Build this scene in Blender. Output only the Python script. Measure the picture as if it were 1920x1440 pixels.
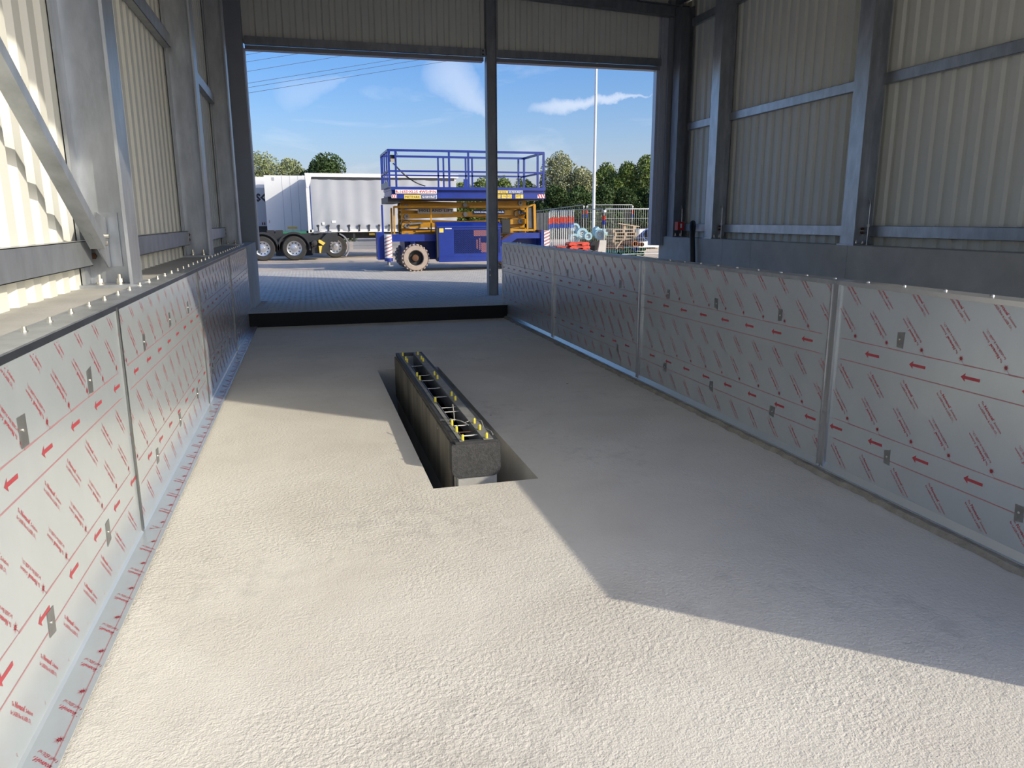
import bpy, math, random
from mathutils import Vector, Matrix
import numpy as np
random.seed(7)
# ------------------------------------------------------------------ clear
for o in list(bpy.data.objects): bpy.data.objects.remove(o, do_unlink=True)
SC = bpy.context.scene
COL = SC.collection
# ------------------------------------------------------------------ camera
FPX, YAW, PIT, ROLL, CAMH = 1397.04, .262838, -.2181995, -.0040306, 1.7
_F = Vector((math.sin(YAW)*math.cos(PIT), math.cos(YAW)*math.cos(PIT), math.sin(PIT)))
_r = Vector((math.cos(YAW), -math.sin(YAW), 0)); _u = _r.cross(_F)
_R = _r*math.cos(ROLL)+_u*math.sin(ROLL); _U = _u*math.cos(ROLL)-_r*math.sin(ROLL)
cd = bpy.data.cameras.new('camera'); cam = bpy.data.objects.new('camera', cd); COL.objects.link(cam)
cd.sensor_fit = 'HORIZONTAL'; cd.sensor_width = 36.0; cd.lens = FPX*36.0/1920.0
cd.clip_start = .05; cd.clip_end = 1000
cam.matrix_world = Matrix(((_R.x,_U.x,-_F.x,0),(_R.y,_U.y,-_F.y,0),(_R.z,_U.z,-_F.z,CAMH),(0,0,0,1)))
SC.camera = cam
def ray(px, py): return _F + _R*((px-960)/FPX) - _U*((py-720)/FPX)
def at(px, py, Y):
    d = ray(px, py); t = Y/d.y; return Vector((t*d.x, Y, CAMH+t*d.z))
# ------------------------------------------------------------------ view, sun, sky
vs = SC.view_settings
vs.view_transform = 'Standard'; vs.look = 'None'; vs.gamma = 1.0; vs.use_curve_mapping = False
vs.exposure = 0.50
SUN_DIR = Vector((-.765, .643, -.478)).normalized()      # direction the light travels
sl = bpy.data.lights.new('sun', 'SUN'); sl.energy = 2.7; sl.angle = math.radians(.53); sl.color = (1.0, .92, .77)
so = bpy.data.objects.new('sun', sl); COL.objects.link(so)
so.rotation_euler = SUN_DIR.to_track_quat('-Z', 'Y').to_euler(); so.location = (20, -20, 20)

SKY_GAIN = .149
def build_world():
    w = bpy.data.worlds.new('sky'); SC.world = w; w.use_nodes = True
    nt = w.node_tree; N = nt.nodes; L = nt.links; N.clear()
    out = N.new('ShaderNodeOutputWorld'); bg = N.new('ShaderNodeBackground'); L.new(bg.outputs[0], out.inputs[0])
    tc = N.new('ShaderNodeTexCoord'); sep = N.new('ShaderNodeSeparateXYZ'); L.new(tc.outputs['Generated'], sep.inputs[0])
    sk = N.new('ShaderNodeTexSky'); sk.sky_type = 'NISHITA'; sk.sun_disc = False
    sk.sun_elevation = math.asin(-SUN_DIR.z); sk.sun_rotation = math.atan2(-SUN_DIR.x, -SUN_DIR.y)
    sk.air_density = 1.0; sk.dust_density = 3.0; sk.ozone_density = 5.0
    hs = N.new('ShaderNodeHueSaturation'); L.new(sk.outputs[0], hs.inputs['Color']); hs.inputs['Saturation'].default_value = 1.26; hs.inputs['Hue'].default_value = .508; hs.inputs['Value'].default_value = SKY_GAIN
    def M(op, a, b=None, c=None):
        n = N.new('ShaderNodeMath'); n.operation = op
        for i, x in enumerate((a, b, c)):
            if x is None: continue
            if isinstance(x, (int, float)): n.inputs[i].default_value = x
            else: L.new(x, n.inputs[i])
        return n.outputs[0]
    # even haze towards the horizon, the same all round
    hz = M('MULTIPLY', M('POWER', 2.718, M('DIVIDE', M('MAXIMUM', sep.outputs['Z'], 0), -.07)), 1.0)
    hc = N.new('ShaderNodeMix'); hc.data_type = 'RGBA'; L.new(hz, hc.inputs['Factor']); hc.inputs[6].default_value = (0, 0, 0, 1); hc.inputs[7].default_value = (.34, .29, .38, 1)
    ad = N.new('ShaderNodeMix'); ad.data_type = 'RGBA'; ad.blend_type = 'ADD'; ad.inputs['Factor'].default_value = 1; L.new(hs.outputs[0], ad.inputs[6]); L.new(hc.outputs[2], ad.inputs[7])
    # thin wisps everywhere in the sky
    mp = N.new('ShaderNodeMapping'); L.new(tc.outputs['Generated'], mp.inputs[0]); mp.inputs['Scale'].default_value = (2.2, 2.2, 9)
    mp.inputs['Rotation'].default_value = (0, .12, 0)
    no = N.new('ShaderNodeTexNoise'); L.new(mp.outputs[0], no.inputs['Vector']); no.inputs['Scale'].default_value = 2.6
    no.inputs['Detail'].default_value = 7; no.inputs['Roughness'].default_value = .6; no.inputs['Distortion'].default_value = .5
    wr = N.new('ShaderNodeMapRange'); L.new(no.outputs[0], wr.inputs[0]); wr.inputs[1].default_value = .52; wr.inputs[2].default_value = .82
    wr.inputs[3].default_value = 0; wr.inputs[4].default_value = .32
    mask = wr.outputs[0]
    # two definite clouds, placed as directions (x/y, z/y)
    ys = M('MAXIMUM', sep.outputs['Y'], .05); u = M('DIVIDE', sep.outputs['X'], ys); v = M('DIVIDE', sep.outputs['Z'], ys)
    no2 = N.new('ShaderNodeTexNoise'); L.new(tc.outputs['Generated'], no2.inputs['Vector']); no2.inputs['Scale'].default_value = 26
    no2.inputs['Detail'].default_value = 8; no2.inputs['Roughness'].default_value = .62
    nz = M('MULTIPLY', M('SUBTRACT', no2.outputs[0], .5), .030)
    def dirc(px, py):
        d = ray(px, py); return d.x/d.y, d.z/d.y
    def blob(cpx, ax, half_l, half_w, amp, soft):
        (u0, v0) = dirc(*cpx); (u1, v1) = dirc(*ax)
        L0 = math.hypot(u1-u0, v1-v0); cu, sv = (u1-u0)/L0, (v1-v0)/L0
        du = M('SUBTRACT', u, u0); dv = M('SUBTRACT', v, v0)
        a = M('ADD', M('MULTIPLY', du, cu), M('MULTIPLY', dv, sv))
        b = M('ADD', M('ADD', M('MULTIPLY', du, -sv), M('MULTIPLY', dv, cu)), nz)
        wid = M('MAXIMUM', M('MULTIPLY', M('SUBTRACT', 1.15, M('DIVIDE', a, half_l)), half_w), .0004)
        r = M('ADD', M('POWER', M('ABSOLUTE', M('DIVIDE', a, half_l)), 4), M('POWER', M('ABSOLUTE', M('DIVIDE', b, wid)), 2))
        return M('MULTIPLY', M('SMOOTH_MIN', M('MAXIMUM', M('MULTIPLY', M('SUBTRACT', 1.15, r), soft), 0), 1, .2), amp)
    c1 = blob((1112, 191), (1228, 175), .092, .0062, .52, .75)
    c2 = blob((868, 165), (905, 205), .055, .022, .34, .8)
    c3 = blob((590, 162), (640, 150), .05, .012, .16, .8)
    tot = M('MINIMUM', M('MAXIMUM', M('MAXIMUM', mask, c1), M('MAXIMUM', c2, c3)), .85)
    mx = N.new('ShaderNodeMix'); mx.data_type = 'RGBA'; L.new(tot, mx.inputs['Factor']); L.new(ad.outputs[2], mx.inputs[6])
    mx.inputs[7].default_value = (.80, .80, .84, 1)
    L.new(mx.outputs[2], bg.inputs[0]); bg.inputs[1].default_value = 1.0
build_world()
# ------------------------------------------------------------------ materials
def mat(name, col, rough=.6, metal=0.0, var=.0, vs_=4.0, bump=0.0, bs=60.0, col2=None, stretch=None, spec=.5, coat=0.0, dist=.02):
    m = bpy.data.materials.new(name); m.use_nodes = True; nt = m.node_tree; N = nt.nodes; L = nt.links
    p = N['Principled BSDF']; p.inputs['Roughness'].default_value = rough; p.inputs['Metallic'].default_value = metal
    p.inputs['Specular IOR Level'].default_value = spec; p.inputs['Coat Weight'].default_value = coat
    c = tuple(col)+(1,)
    p.inputs['Base Color'].default_value = c
    src = None
    if var or bump:
        tc = N.new('ShaderNodeTexCoord'); src = tc.outputs['Object']
        if stretch:
            mp = N.new('ShaderNodeMapping'); L.new(src, mp.inputs[0]); mp.inputs['Scale'].default_value = stretch; src = mp.outputs[0]
    if var:
        n = N.new('ShaderNodeTexNoise'); L.new(src, n.inputs['Vector']); n.inputs['Scale'].default_value = vs_; n.inputs['Detail'].default_value = 6
        n.inputs['Roughness'].default_value = .6
        r = N.new('ShaderNodeMapRange'); L.new(n.outputs[0], r.inputs[0]); r.inputs[1].default_value = .3; r.inputs[2].default_value = .7
        mx = N.new('ShaderNodeMix'); mx.data_type = 'RGBA'; L.new(r.outputs[0], mx.inputs['Factor'])
        c2 = tuple(col2) if col2 else tuple(x*(1-var) for x in col)
        mx.inputs[6].default_value = c2+(1,); mx.inputs[7].default_value = c
        L.new(mx.outputs[2], p.inputs['Base Color'])
    if bump:
        n = N.new('ShaderNodeTexNoise'); L.new(src, n.inputs['Vector']); n.inputs['Scale'].default_value = bs; n.inputs['Detail'].default_value = 5
        b = N.new('ShaderNodeBump'); b.inputs['Strength'].default_value = bump; b.inputs['Distance'].default_value = dist
        L.new(n.outputs[0], b.inputs['Height']); L.new(b.outputs[0], p.inputs['Normal'])
    return m
def floor_material():
    m = bpy.data.materials.new('floor_screed'); m.use_nodes = True; nt = m.node_tree; N = nt.nodes; L = nt.links
    p = N['Principled BSDF']; p.inputs['Roughness'].default_value = .85; p.inputs['Specular IOR Level'].default_value = .3
    tc = N.new('ShaderNodeTexCoord')
    def noise(s, d=5, r=.55, dis=0):
        n = N.new('ShaderNodeTexNoise'); L.new(tc.outputs['Object'], n.inputs['Vector']); n.inputs['Scale'].default_value = s
        n.inputs['Detail'].default_value = d; n.inputs['Roughness'].default_value = r; n.inputs['Distortion'].default_value = dis; return n.outputs[0]
    def rng(x, a, b, c=0, d=1):
        r = N.new('ShaderNodeMapRange'); L.new(x, r.inputs[0])
        for i, q in enumerate((a, b, c, d)): r.inputs[i+1].default_value = q
        return r.outputs[0]
    def mul(a, b):
        n = N.new('ShaderNodeMath'); n.operation = 'MULTIPLY'
        for i, q in enumerate((a, b)):
            if isinstance(q, (int, float)): n.inputs[i].default_value = q
            else: L.new(q, n.inputs[i])
        return n.outputs[0]
    def add(a, b):
        n = N.new('ShaderNodeMath'); n.operation = 'ADD'; L.new(a, n.inputs[0]); L.new(b, n.inputs[1]); return n.outputs[0]
    big = noise(1.1, 4, .6, .4)
    mx = N.new('ShaderNodeMix'); mx.data_type = 'RGBA'; L.new(rng(big, .35, .65), mx.inputs['Factor'])
    mx.inputs[6].default_value = (.66, .615, .535, 1); mx.inputs[7].default_value = (.735, .695, .61, 1)
    # worn grey patches and small dark specks
    st = rng(mul(noise(9, 6, .7), noise(.8, 3)), .30, .40, 0, .32)
    m2 = N.new('ShaderNodeMix'); m2.data_type = 'RGBA'; L.new(st, m2.inputs['Factor']); L.new(mx.outputs[2], m2.inputs[6]); m2.inputs[7].default_value = (.42, .40, .36, 1)
    sp = N.new('ShaderNodeTexVoronoi'); L.new(tc.outputs['Object'], sp.inputs['Vector']); sp.inputs['Scale'].default_value = 1.7
    spk = rng(sp.outputs['Distance'], .018, .022, 1, 0)
    m3 = N.new('ShaderNodeMix'); m3.data_type = 'RGBA'; L.new(spk, m3.inputs['Factor']); L.new(m2.outputs[2], m3.inputs[6]); m3.inputs[7].default_value = (.16, .14, .11, 1)
    L.new(m3.outputs[2], p.inputs['Base Color'])
    rmask = rng(noise(.7, 3, .6), .38, .62, .18, 1)
    h = add(mul(mul(noise(48, 4, .55, .3), rmask), .9), add(mul(noise(120, 3), .35), mul(noise(6, 3), .5)))
    b = N.new('ShaderNodeBump'); b.inputs['Strength'].default_value = .55; b.inputs['Distance'].default_value = .02
    L.new(h, b.inputs['Height']); L.new(b.outputs[0], p.inputs['Normal'])
    return m
def galv(name, col, rough=.42, metal=.75):
    m = mat(name, col, rough, metal, var=.30, vs_=7, bump=.06, bs=30, stretch=(1, 1, .35))
    return m
MT = {}
MT['floor'] = floor_material()
MT['concrete'] = mat('concrete', (.54, .525, .485), .85, var=.22, vs_=2.2, bump=.2, bs=45, dist=.01)
MT['concrete_pale'] = mat('concrete_pale', (.52, .505, .465), .85, var=.2, vs_=2.5, bump=.2, bs=45, dist=.01)
MT['mortar'] = mat('mortar', (.36, .33, .27), .95, var=.35, vs_=9, bump=.9, bs=30)
MT['bitumen'] = mat('bitumen', (.006, .006, .006), .8)
MT['cladding'] = mat('cladding_paint', (.74, .735, .665), .55, var=.05, vs_=1.5, spec=.3)
MT['roof_under'] = mat('roof_underside', (.74, .73, .67), .6, .3, var=.2)
MT['galv'] = galv('galvanised_steel', (.52, .545, .575))
MT['galv_dark'] = galv('galvanised_steel_dull', (.30, .315, .34), .5)
MT['trim'] = mat('grey_flashing', (.27, .285, .315), .45, .25, var=.08)
MT['trim_skylit'] = mat('skylit_flashing', (.50, .525, .58), .4, .3, var=.06)  # grey flashing lightened in colour to carry the sky light on the ribs
MT['steel'] = mat('bare_steel', (.60, .61, .62), .3, .9, var=.2, vs_=12, stretch=(6, 6, .6))
MT['steel_joint'] = mat('steel_joint', (.26, .265, .255), .33, .85, var=.45, vs_=3, stretch=(1, 1, .5))
MT['steel_dark'] = mat('steel_edge', (.11, .12, .14), .38, .7, var=.3, vs_=5)
MT['film'] = mat('film_on_steel', (.54, .585, .605), .24, .40, var=.07, vs_=3.5, bump=.03, bs=3.0, stretch=(1, 1, .5), dist=.03)
MT['ink'] = mat('red_ink', (.40, .05, .065), .45)
MT['ink_line'] = mat('red_line_ink', (.40, .19, .205), .4)
MT['cutout'] = mat('film_cutout_steel', (.27, .275, .27), .4, .6, var=.25, vs_=20)
MT['bolt'] = mat('bolt_zinc', (.62, .60, .54), .35, .9)
MT['paver'] = mat('paver_concrete', (.58, .55, .49), .9, var=.22, vs_=3, bump=.15, bs=80)
MT['joint'] = mat('joint_sand', (.055, .05, .045), .95)
MT['gravel'] = mat('gravel', (.64, .53, .41), .95, var=.3, vs_=3, bump=.5, bs=14, dist=.04)
MT['black'] = mat('black_plastic', (.012, .012, .013), .5)
MT['rubber'] = mat('tyre_rubber', (.045, .044, .042), .85, var=.3, vs_=8)
MT['rubber_dusty'] = mat('dusty_tyre', (.46, .37, .31), .95, var=.25, vs_=7)
MT['blue'] = mat('blue_paint', (.007, .032, .27), .42, var=.25, vs_=3, coat=.2)
MT['yellow'] = mat('yellow_paint', (.60, .29, .015), .45, var=.25, vs_=4)
MT['sticker_yellow'] = mat('sticker_yellow', (.80, .58, .10), .5)
MT['sticker_white'] = mat('sticker_white', (.80, .80, .78), .5)
MT['sticker_red'] = mat('sticker_red', (.55, .03, .04), .5)
MT['sticker_grey'] = mat('sticker_grey', (.40, .36, .30), .5)
MT['navy'] = mat('sticker_navy', (.02, .05, .20), .5)
MT['orange'] = mat('orange_sticker', (.75, .28, .06), .5)
MT['white'] = mat('white_paint', (.74, .74, .72), .4, var=.05, vs_=1)
MT['curtain'] = mat('grey_curtain', (.40, .415, .445), .5, var=.06, vs_=1.4, bump=.25, bs=1.1, dist=.06)
MT['chassis'] = mat('chassis_black', (.035, .037, .04), .5, var=.3)
MT['alu'] = mat('aluminium', (.72, .72, .73), .28, .9)
MT['red_plastic'] = mat('red_plastic', (.62, .06, .03), .5, var=.15)
MT['red_paint'] = mat('red_paint', (.60, .05, .03), .5)
MT['blue_band'] = mat('blue_band', (.03, .07, .38), .5)
MT['fence'] = mat('fence_zinc', (.62, .64, .65), .4, .6)
MT['fence_dull'] = mat('fence_zinc_dull', (.36, .38, .37), .5, .4)
MT['sheet_dark'] = mat('dark_screen_sheet', (.10, .11, .12), .7, var=.4, vs_=6)
MT['pipe_green'] = mat('green_pipe', (.03, .19, .10), .5)
MT['pipe_brown'] = mat('brown_pipe', (.42, .17, .06), .5)
MT['pipe_orange'] = mat('orange_pipe_rim', (.85, .26, .04), .5)
MT['pipe_blue'] = mat('blue_pipe', (.03, .10, .32), .5)
MT['paleblue'] = mat('pale_blue_plastic', (.42, .64, .70), .5, var=.15, vs_=3)
MT['wood'] = mat('pallet_wood', (.48, .36, .24), .85, var=.35, vs_=6)
MT['pin'] = mat('yellow_cap', (.80, .66, .06), .45)
MT['asphalt_block'] = mat('dark_foam_concrete', (.085, .083, .08), .9, var=.45, vs_=45, bump=.6, bs=120, dist=.01)
MT['rust'] = mat('rusty_steel', (.16, .075, .04), .85, var=.4, vs_=20)
MT['wire'] = mat('tie_wire', (.55, .53, .48), .5, .5)
MT['inside_shade'] = mat('shaded_inside', (.010, .012, .02), .25)  # near-black colour stands in for shade inside the channel and engine cover
MT['redbox'] = mat('call_point_red', (.50, .02, .02), .45)
MT['grass'] = mat('dry_grass', (.30, .30, .08), .9, var=.4, vs_=8)
MT['bark'] = mat('bark', (.12, .09, .06), .95)
MT['leaf_dark'] = mat('leaf_dark', (.06, .11, .022), .75, var=.55, vs_=1.0)
MT['leaf_mid'] = mat('leaf_mid', (.20, .27, .055), .75, var=.5, vs_=1.0)
MT['leaf_pale'] = mat('leaf_pale', (.30, .34, .15), .75, var=.4, vs_=1.0)
MT['leaf_haw'] = mat('leaf_hawthorn', (.31, .33, .14), .75, var=.5, vs_=1.0)
MT['blossom'] = mat('blossom', (.74, .72, .58), .8)
MT['cable'] = mat('overhead_cable', (.05, .06, .09), .6)
# ------------------------------------------------------------------ mesh helpers
WL = {}
def link(o, parent=None, loc=None):
    COL.objects.link(o)
    if parent is not None: o.parent = parent
    WL[o.name] = WL.get(parent.name, Vector()) if parent is not None else Vector()
    if loc is not None:
        o.location = Vector(loc)-WL[o.name]; WL[o.name] = Vector(loc)
    return o
class MB:
    def __init__(s): s.v = []; s.f = []
    def add(s, vs_, fs):
        k = len(s.v); s.v += [tuple(p) for p in vs_]; s.f += [tuple(i+k for i in f) for f in fs]; return s
    def box(s, x0, x1, y0, y1, z0, z1):
        if x0 > x1: x0, x1 = x1, x0
        if y0 > y1: y0, y1 = y1, y0
        if z0 > z1: z0, z1 = z1, z0
        return s.add([(x0,y0,z0),(x1,y0,z0),(x1,y1,z0),(x0,y1,z0),(x0,y0,z1),(x1,y0,z1),(x1,y1,z1),(x0,y1,z1)],
                     [(3,2,1,0),(4,5,6,7),(0,1,5,4),(1,2,6,5),(2,3,7,6),(3,0,4,7)])
    def bar(s, p, q, w, h=None, up=(0,0,1)):
        p, q = Vector(p), Vector(q); h = w if h is None else h; d = (q-p).normalized(); up = Vector(up)
        if abs(d.dot(up)) > .98: up = Vector((0,1,0)) if abs(d.y) < .9 else Vector((1,0,0))
        a = d.cross(up).normalized()*w/2; b = a.cross(d).normalized()*h/2
        vs_ = [p-a-b, p+a-b, p+a+b, p-a+b, q-a-b, q+a-b, q+a+b, q-a+b]
        return s.add(vs_, [(0,1,2,3),(7,6,5,4),(1,0,4,5),(2,1,5,6),(3,2,6,7),(0,3,7,4)])
    def cyl(s, p, q, r, n=12, r2=None, caps=True):
        p, q = Vector(p), Vector(q); r2 = r if r2 is None else r2; d = (q-p).normalized()
        a = d.cross(Vector((0,0,1)) if abs(d.z) < .9 else Vector((1,0,0))).normalized(); b = d.cross(a)
        vs_ = []
        for c, rr in ((p, r), (q, r2)):
            for i in range(n):
                t = 2*math.pi*i/n; vs_.append(c+a*math.cos(t)*rr+b*math.sin(t)*rr)
        fs = [((i+1)%n, i, i+n, (i+1)%n+n) for i in range(n)]
        if caps: fs += [tuple(range(n)), tuple(range(2*n-1, n-1, -1))]
        return s.add(vs_, fs)
    def pipe(s, p, q, ro, ri, n=16):
        p, q = Vector(p), Vector(q); d = (q-p).normalized()
        a = d.cross(Vector((0,0,1)) if abs(d.z) < .9 else Vector((1,0,0))).normalized(); b = d.cross(a); vs_ = []
        for c, rr in ((p, ro), (q, ro), (q, ri), (p, ri)):
            for i in range(n):
                t = 2*math.pi*i/n; vs_.append(c+a*math.cos(t)*rr+b*math.sin(t)*rr)
        fs = []
        for k in range(4):
            k2 = (k+1) % 4
            fs += [(k*n+(i+1)%n, k*n+i, k2*n+i, k2*n+(i+1)%n) for i in range(n)]
        return s.add(vs_, fs)
    def tube(s, pts, r, n=8):
        pts = [Vector(p) for p in pts]; vs_ = []; pa = None
        for i, p in enumerate(pts):
            d = (pts[min(i+1, len(pts)-1)]-pts[max(i-1, 0)]).normalized()
            if pa is None: pa = d.cross(Vector((0,0,1)) if abs(d.z) < .9 else Vector((1,0,0))).normalized()
            a = (pa-d*pa.dot(d)).normalized(); pa = a; b = d.cross(a)
            for k in range(n):
                t = 2*math.pi*k/n; vs_.append(p+a*math.cos(t)*r+b*math.sin(t)*r)
        fs = []
        for i in range(len(pts)-1):
            fs += [(i*n+(k+1)%n, i*n+k, (i+1)*n+k, (i+1)*n+(k+1)%n) for k in range(n)]
        fs += [tuple(range(n)), tuple(range(len(vs_)-1, len(vs_)-n-1, -1))]
        return s.add(vs_, fs)
    def prism(s, poly, ax, a0, a1):
        n = len(poly)
        def P(p, a): return {'x': (a, p[0], p[1]), 'y': (p[0], a, p[1]), 'z': (p[0], p[1], a)}[ax]
        vs_ = [P(p, a0) for p in poly]+[P(p, a1) for p in poly]
        return s.add(vs_, [tuple(range(n)), tuple(range(2*n-1, n-1, -1))]+[((i+1)%n, i, i+n, (i+1)%n+n) for i in range(n)])
    def lathe(s, prof, c, ax, n=24):
        c = Vector(c); ax = Vector(ax).normalized(); a = ax.cross(Vector((0,0,1)) if abs(ax.z) < .9 else Vector((1,0,0))).normalized(); b = ax.cross(a); vs_ = []
        for (r, h) in prof:
            for i in range(n):
                t = 2*math.pi*i/n; vs_.append(c+ax*h+(a*math.cos(t)+b*math.sin(t))*r)
        fs = []
        for k in range(len(prof)-1):
            fs += [(k*n+(i+1)%n, k*n+i, (k+1)*n+i, (k+1)*n+(i+1)%n) for i in range(n)]
        return s.add(vs_, fs)
    def mesh(s, name, m, org=(0,0,0), smooth=False):
        me = bpy.data.meshes.new(name); o = Vector(org)
        me.from_pydata([(p[0]-o.x, p[1]-o.y, p[2]-o.z) for p in s.v], [], s.f)
        if m is not None: me.materials.append(m)
        if smooth:
            me.polygons.foreach_set('use_smooth', [True]*len(me.polygons))
        me.update(); return me
    def build(s, name, m, parent=None, smooth=False, fix=True):
        m = MT[m] if isinstance(m, str) else m
        if parent is not None: loc = WL[parent.name]
        elif s.v:
            A = np.array(s.v); loc = Vector(((A[:,0].min()+A[:,0].max())/2, (A[:,1].min()+A[:,1].max())/2, A[:,2].min()))
        else: loc = Vector()
        me = s.mesh(name, m, loc, smooth)
        if fix:
            import bmesh
            b = bmesh.new(); b.from_mesh(me); bmesh.ops.recalc_face_normals(b, faces=b.faces); b.to_mesh(me); b.free()
        if smooth:
            try: me.set_sharp_from_angle(angle=math.radians(38))
            except Exception: pass
        o = bpy.data.objects.new(name, me); link(o, parent, None if parent is not None else loc)
        return o
def tag(o, label=None, cat=None, group=None, kind=None):
    if label: o['label'] = label
    if cat: o['category'] = cat
    if group: o['group'] = group
    if kind: o['kind'] = kind
    return o
def empty(name, loc, label=None, cat=None, group=None, kind=None):
    o = bpy.data.objects.new(name, None); o.empty_display_size = .1; link(o, None, loc); return tag(o, label, cat, group, kind)
def inst(name, me, loc, parent=None, rot=None, scale=None):
    o = bpy.data.objects.new(name, me); link(o, parent, loc)
    if rot is not None: o.rotation_euler = rot
    if scale is not None: o.scale = scale
    return o
_TX = {}
def text2d(body, size=1.0, align='LEFT', bold=False, res=1):
    key = (body, align, bold, res)
    if key not in _TX:
        cu = bpy.data.curves.new('t', 'FONT'); cu.body = body; cu.size = 1; cu.align_x = align; cu.resolution_u = res; cu.fill_mode = 'FRONT'
        cu.offset = float(bold) if isinstance(bold, float) else (.022 if bold else 0)
        o = bpy.data.objects.new('t', cu); COL.objects.link(o)
        dg = bpy.context.evaluated_depsgraph_get(); dg.update(); me = o.evaluated_get(dg).to_mesh()
        V = [(v.co.x, v.co.y) for v in me.vertices]; Fc = [tuple(p.vertices) for p in me.polygons]
        o.evaluated_get(dg).to_mesh_clear(); bpy.data.objects.remove(o); bpy.data.curves.remove(cu); _TX[key] = (V, Fc)
    V, Fc = _TX[key]; return [(x*size, y*size) for x, y in V], Fc
def sign_text(parent, body, x0, x1, z0, z1, y, m, bold=False, name='lettering'):
    """flat lettering on a plane of constant y facing -y, fitted in the rectangle"""
    V, Fc = text2d(body, 1, 'LEFT', bold); xs = [p[0] for p in V]; zs = [p[1] for p in V]
    sx = (x1-x0)/(max(xs)-min(xs)); sz = (z1-z0)/(max(zs)-min(zs)); mb = MB()
    mb.add([(x0+(a-min(xs))*sx, y, z0+(b-min(zs))*sz) for a, b in V], Fc)
    return mb.build(name, m, parent, fix=False)
# ------------------------------------------------------------------ floor and pit
PX0, PX1, PY0, PY1 = .69, 1.40, 4.53, 8.57
FX0, FX1, FY0, FY1 = -1.0, 7.95, -9.0, 12.62
mb = MB()
xs = [FX0, PX0, PX1, FX1]; ys = [FY0, PY0, PY1, FY1]
V = [(x, y, 0) for y in ys for x in xs]; mb.add(V, [(j*4+i, j*4+i+1, j*4+i+5, j*4+i+4) for j in range(3) for i in range(3) if not (i == 1 and j == 1)])
fl = mb.build('floor', 'floor', fix=False); tag(fl, 'rough pale screed floor of the wash bay with a rectangular pit', kind='structure')
mb = MB(); D = -.62
mb.add([(PX0,PY0,0),(PX1,PY0,0),(PX1,PY1,0),(PX0,PY1,0),(PX0,PY0,D),(PX1,PY0,D),(PX1,PY1,D),(PX0,PY1,D)],
       [(0,1,5,4),(1,2,6,5),(2,3,7,6),(3,0,4,7),(4,5,6,7)])
mb.build('pit_lining', 'concrete', fl, fix=False)
# ------------------------------------------------------------------ ground outside
def gz(x, y):
    if y < 12.6: return .23
    pts = [(12.6,.225),(16,.06),(20,.03),(25,0),(31,0),(200,0)]
    z = 0
    for (a, b), (c, d) in zip(pts, pts[1:]):
        if a <= y <= c: z = b+(d-b)*(y-a)/(c-a); break
    m = max(0, min(1, (y-31.6)/5))*max(0, min(1, (x-8.5)/3)); return z+.42*m
mb = MB()
gx = [-60,-20,-8,-4,-2,0,2,4,6,7,8,8.5,9,10,11,11.5,13,16,20,30,60,90]; gy = [12.7,14,16,18,20,22,25,28,31,31.6,32.6,33.6,34.6,35.6,36.6,40,50,70,100,160]
mb.add([(x, y, gz(x, y)-.07+.07*min(1, max(0, (y-26)/.8))) for y in gy for x in gx], [(j*len(gx)+i, j*len(gx)+i+1, (j+1)*len(gx)+i+1, (j+1)*len(gx)+i) for j in range(len(gy)-1) for i in range(len(gx)-1)])
tag(mb.build('ground', 'gravel', fix=False, smooth=True), 'sandy gravel yard behind the building', kind='structure')
mb = MB(); gX = [-60, FX0-.3, FX1+.3, 90]; gY = [-60, FY0, 12.7]
mb.add([(x, y, -.03) for y in gY for x in gX], [(j*4+i, j*4+i+1, j*4+i+5, j*4+i+4) for j in (0, 1) for i in (0, 1, 2) if not (j == 1 and i == 1)])
tag(mb.build('ground', 'gravel', fix=False), 'gravel ground around the building', kind='structure')
# pavers: running bond, a drain notch at every joint
PWX, PDY = .22, .155
pave = empty('pavement', (1, 12.75, .2), 'grey drainage block paving beyond the threshold', kind='structure')
def paver_poly():
    g = .004; x, y, n = PWX/2-g, PDY/2-g, .034
    return [(-x,-y),(x,-y),(x,-n),(x-n*.9,-n*.6),(x-n*.9,n*.6),(x,n),(x,y),(-x,y),(-x,n),(-x+n*.9,n*.6),(-x+n*.9,-n*.6),(-x,-n)]
pm = MB().prism(paver_poly(), 'z', -.05, 0); pme = pm.mesh('paver', MT['paver'])
import bmesh as _bm
_b = _bm.new(); _b.from_mesh(pme); _bm.ops.recalc_face_normals(_b, faces=_b.faces); _b.to_mesh(pme); _b.free()
PP = paver_poly(); NP = len(PP); rest = MB(); cnt = 0; row = 0
y = 12.775+PDY/2+.0
while y < 26.6:
    off = (row % 2)*PWX/2; sl_ = (gz(0, y+.05)-gz(0, y-.05))/.1; zc = gz(0, y)
    i0 = int(math.floor((-3.2)/PWX)); i1 = int((9.2 if y > 16.5 else 7.4)/PWX)
    for i in range(i0, i1):
        x = i*PWX+off
        if y < 16.2 and (x < -1.02+PWX*.5 or (y < 13.6 and x < -.75) or (3.24 < x+PWX/2 and x-PWX/2 < 3.6 and y < 13)): continue
        vis = -1.0 < x < 3.5
        if vis and cnt < 300:
            o = inst('paver', pme, (x, y, zc), pave, (math.atan(sl_), 0, 0)); cnt += 1
        else:
            k = len(rest.v)
            rest.v += [(x+a, y+b, zc+b*sl_) for a, b in PP]
            rest.f.append(tuple(range(k, k+NP)))
            rest.v += [(x+a, y+b, zc+b*sl_-.03) for a, b in PP]
            rest.f += [(k+(q+1)%NP, k+q, k+q+NP, k+(q+1)%NP+NP) for q in range(NP)]
    y += PDY; row += 1
tag(rest.build('paver_field', 'paver', pave, fix=False), kind='stuff')
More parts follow.
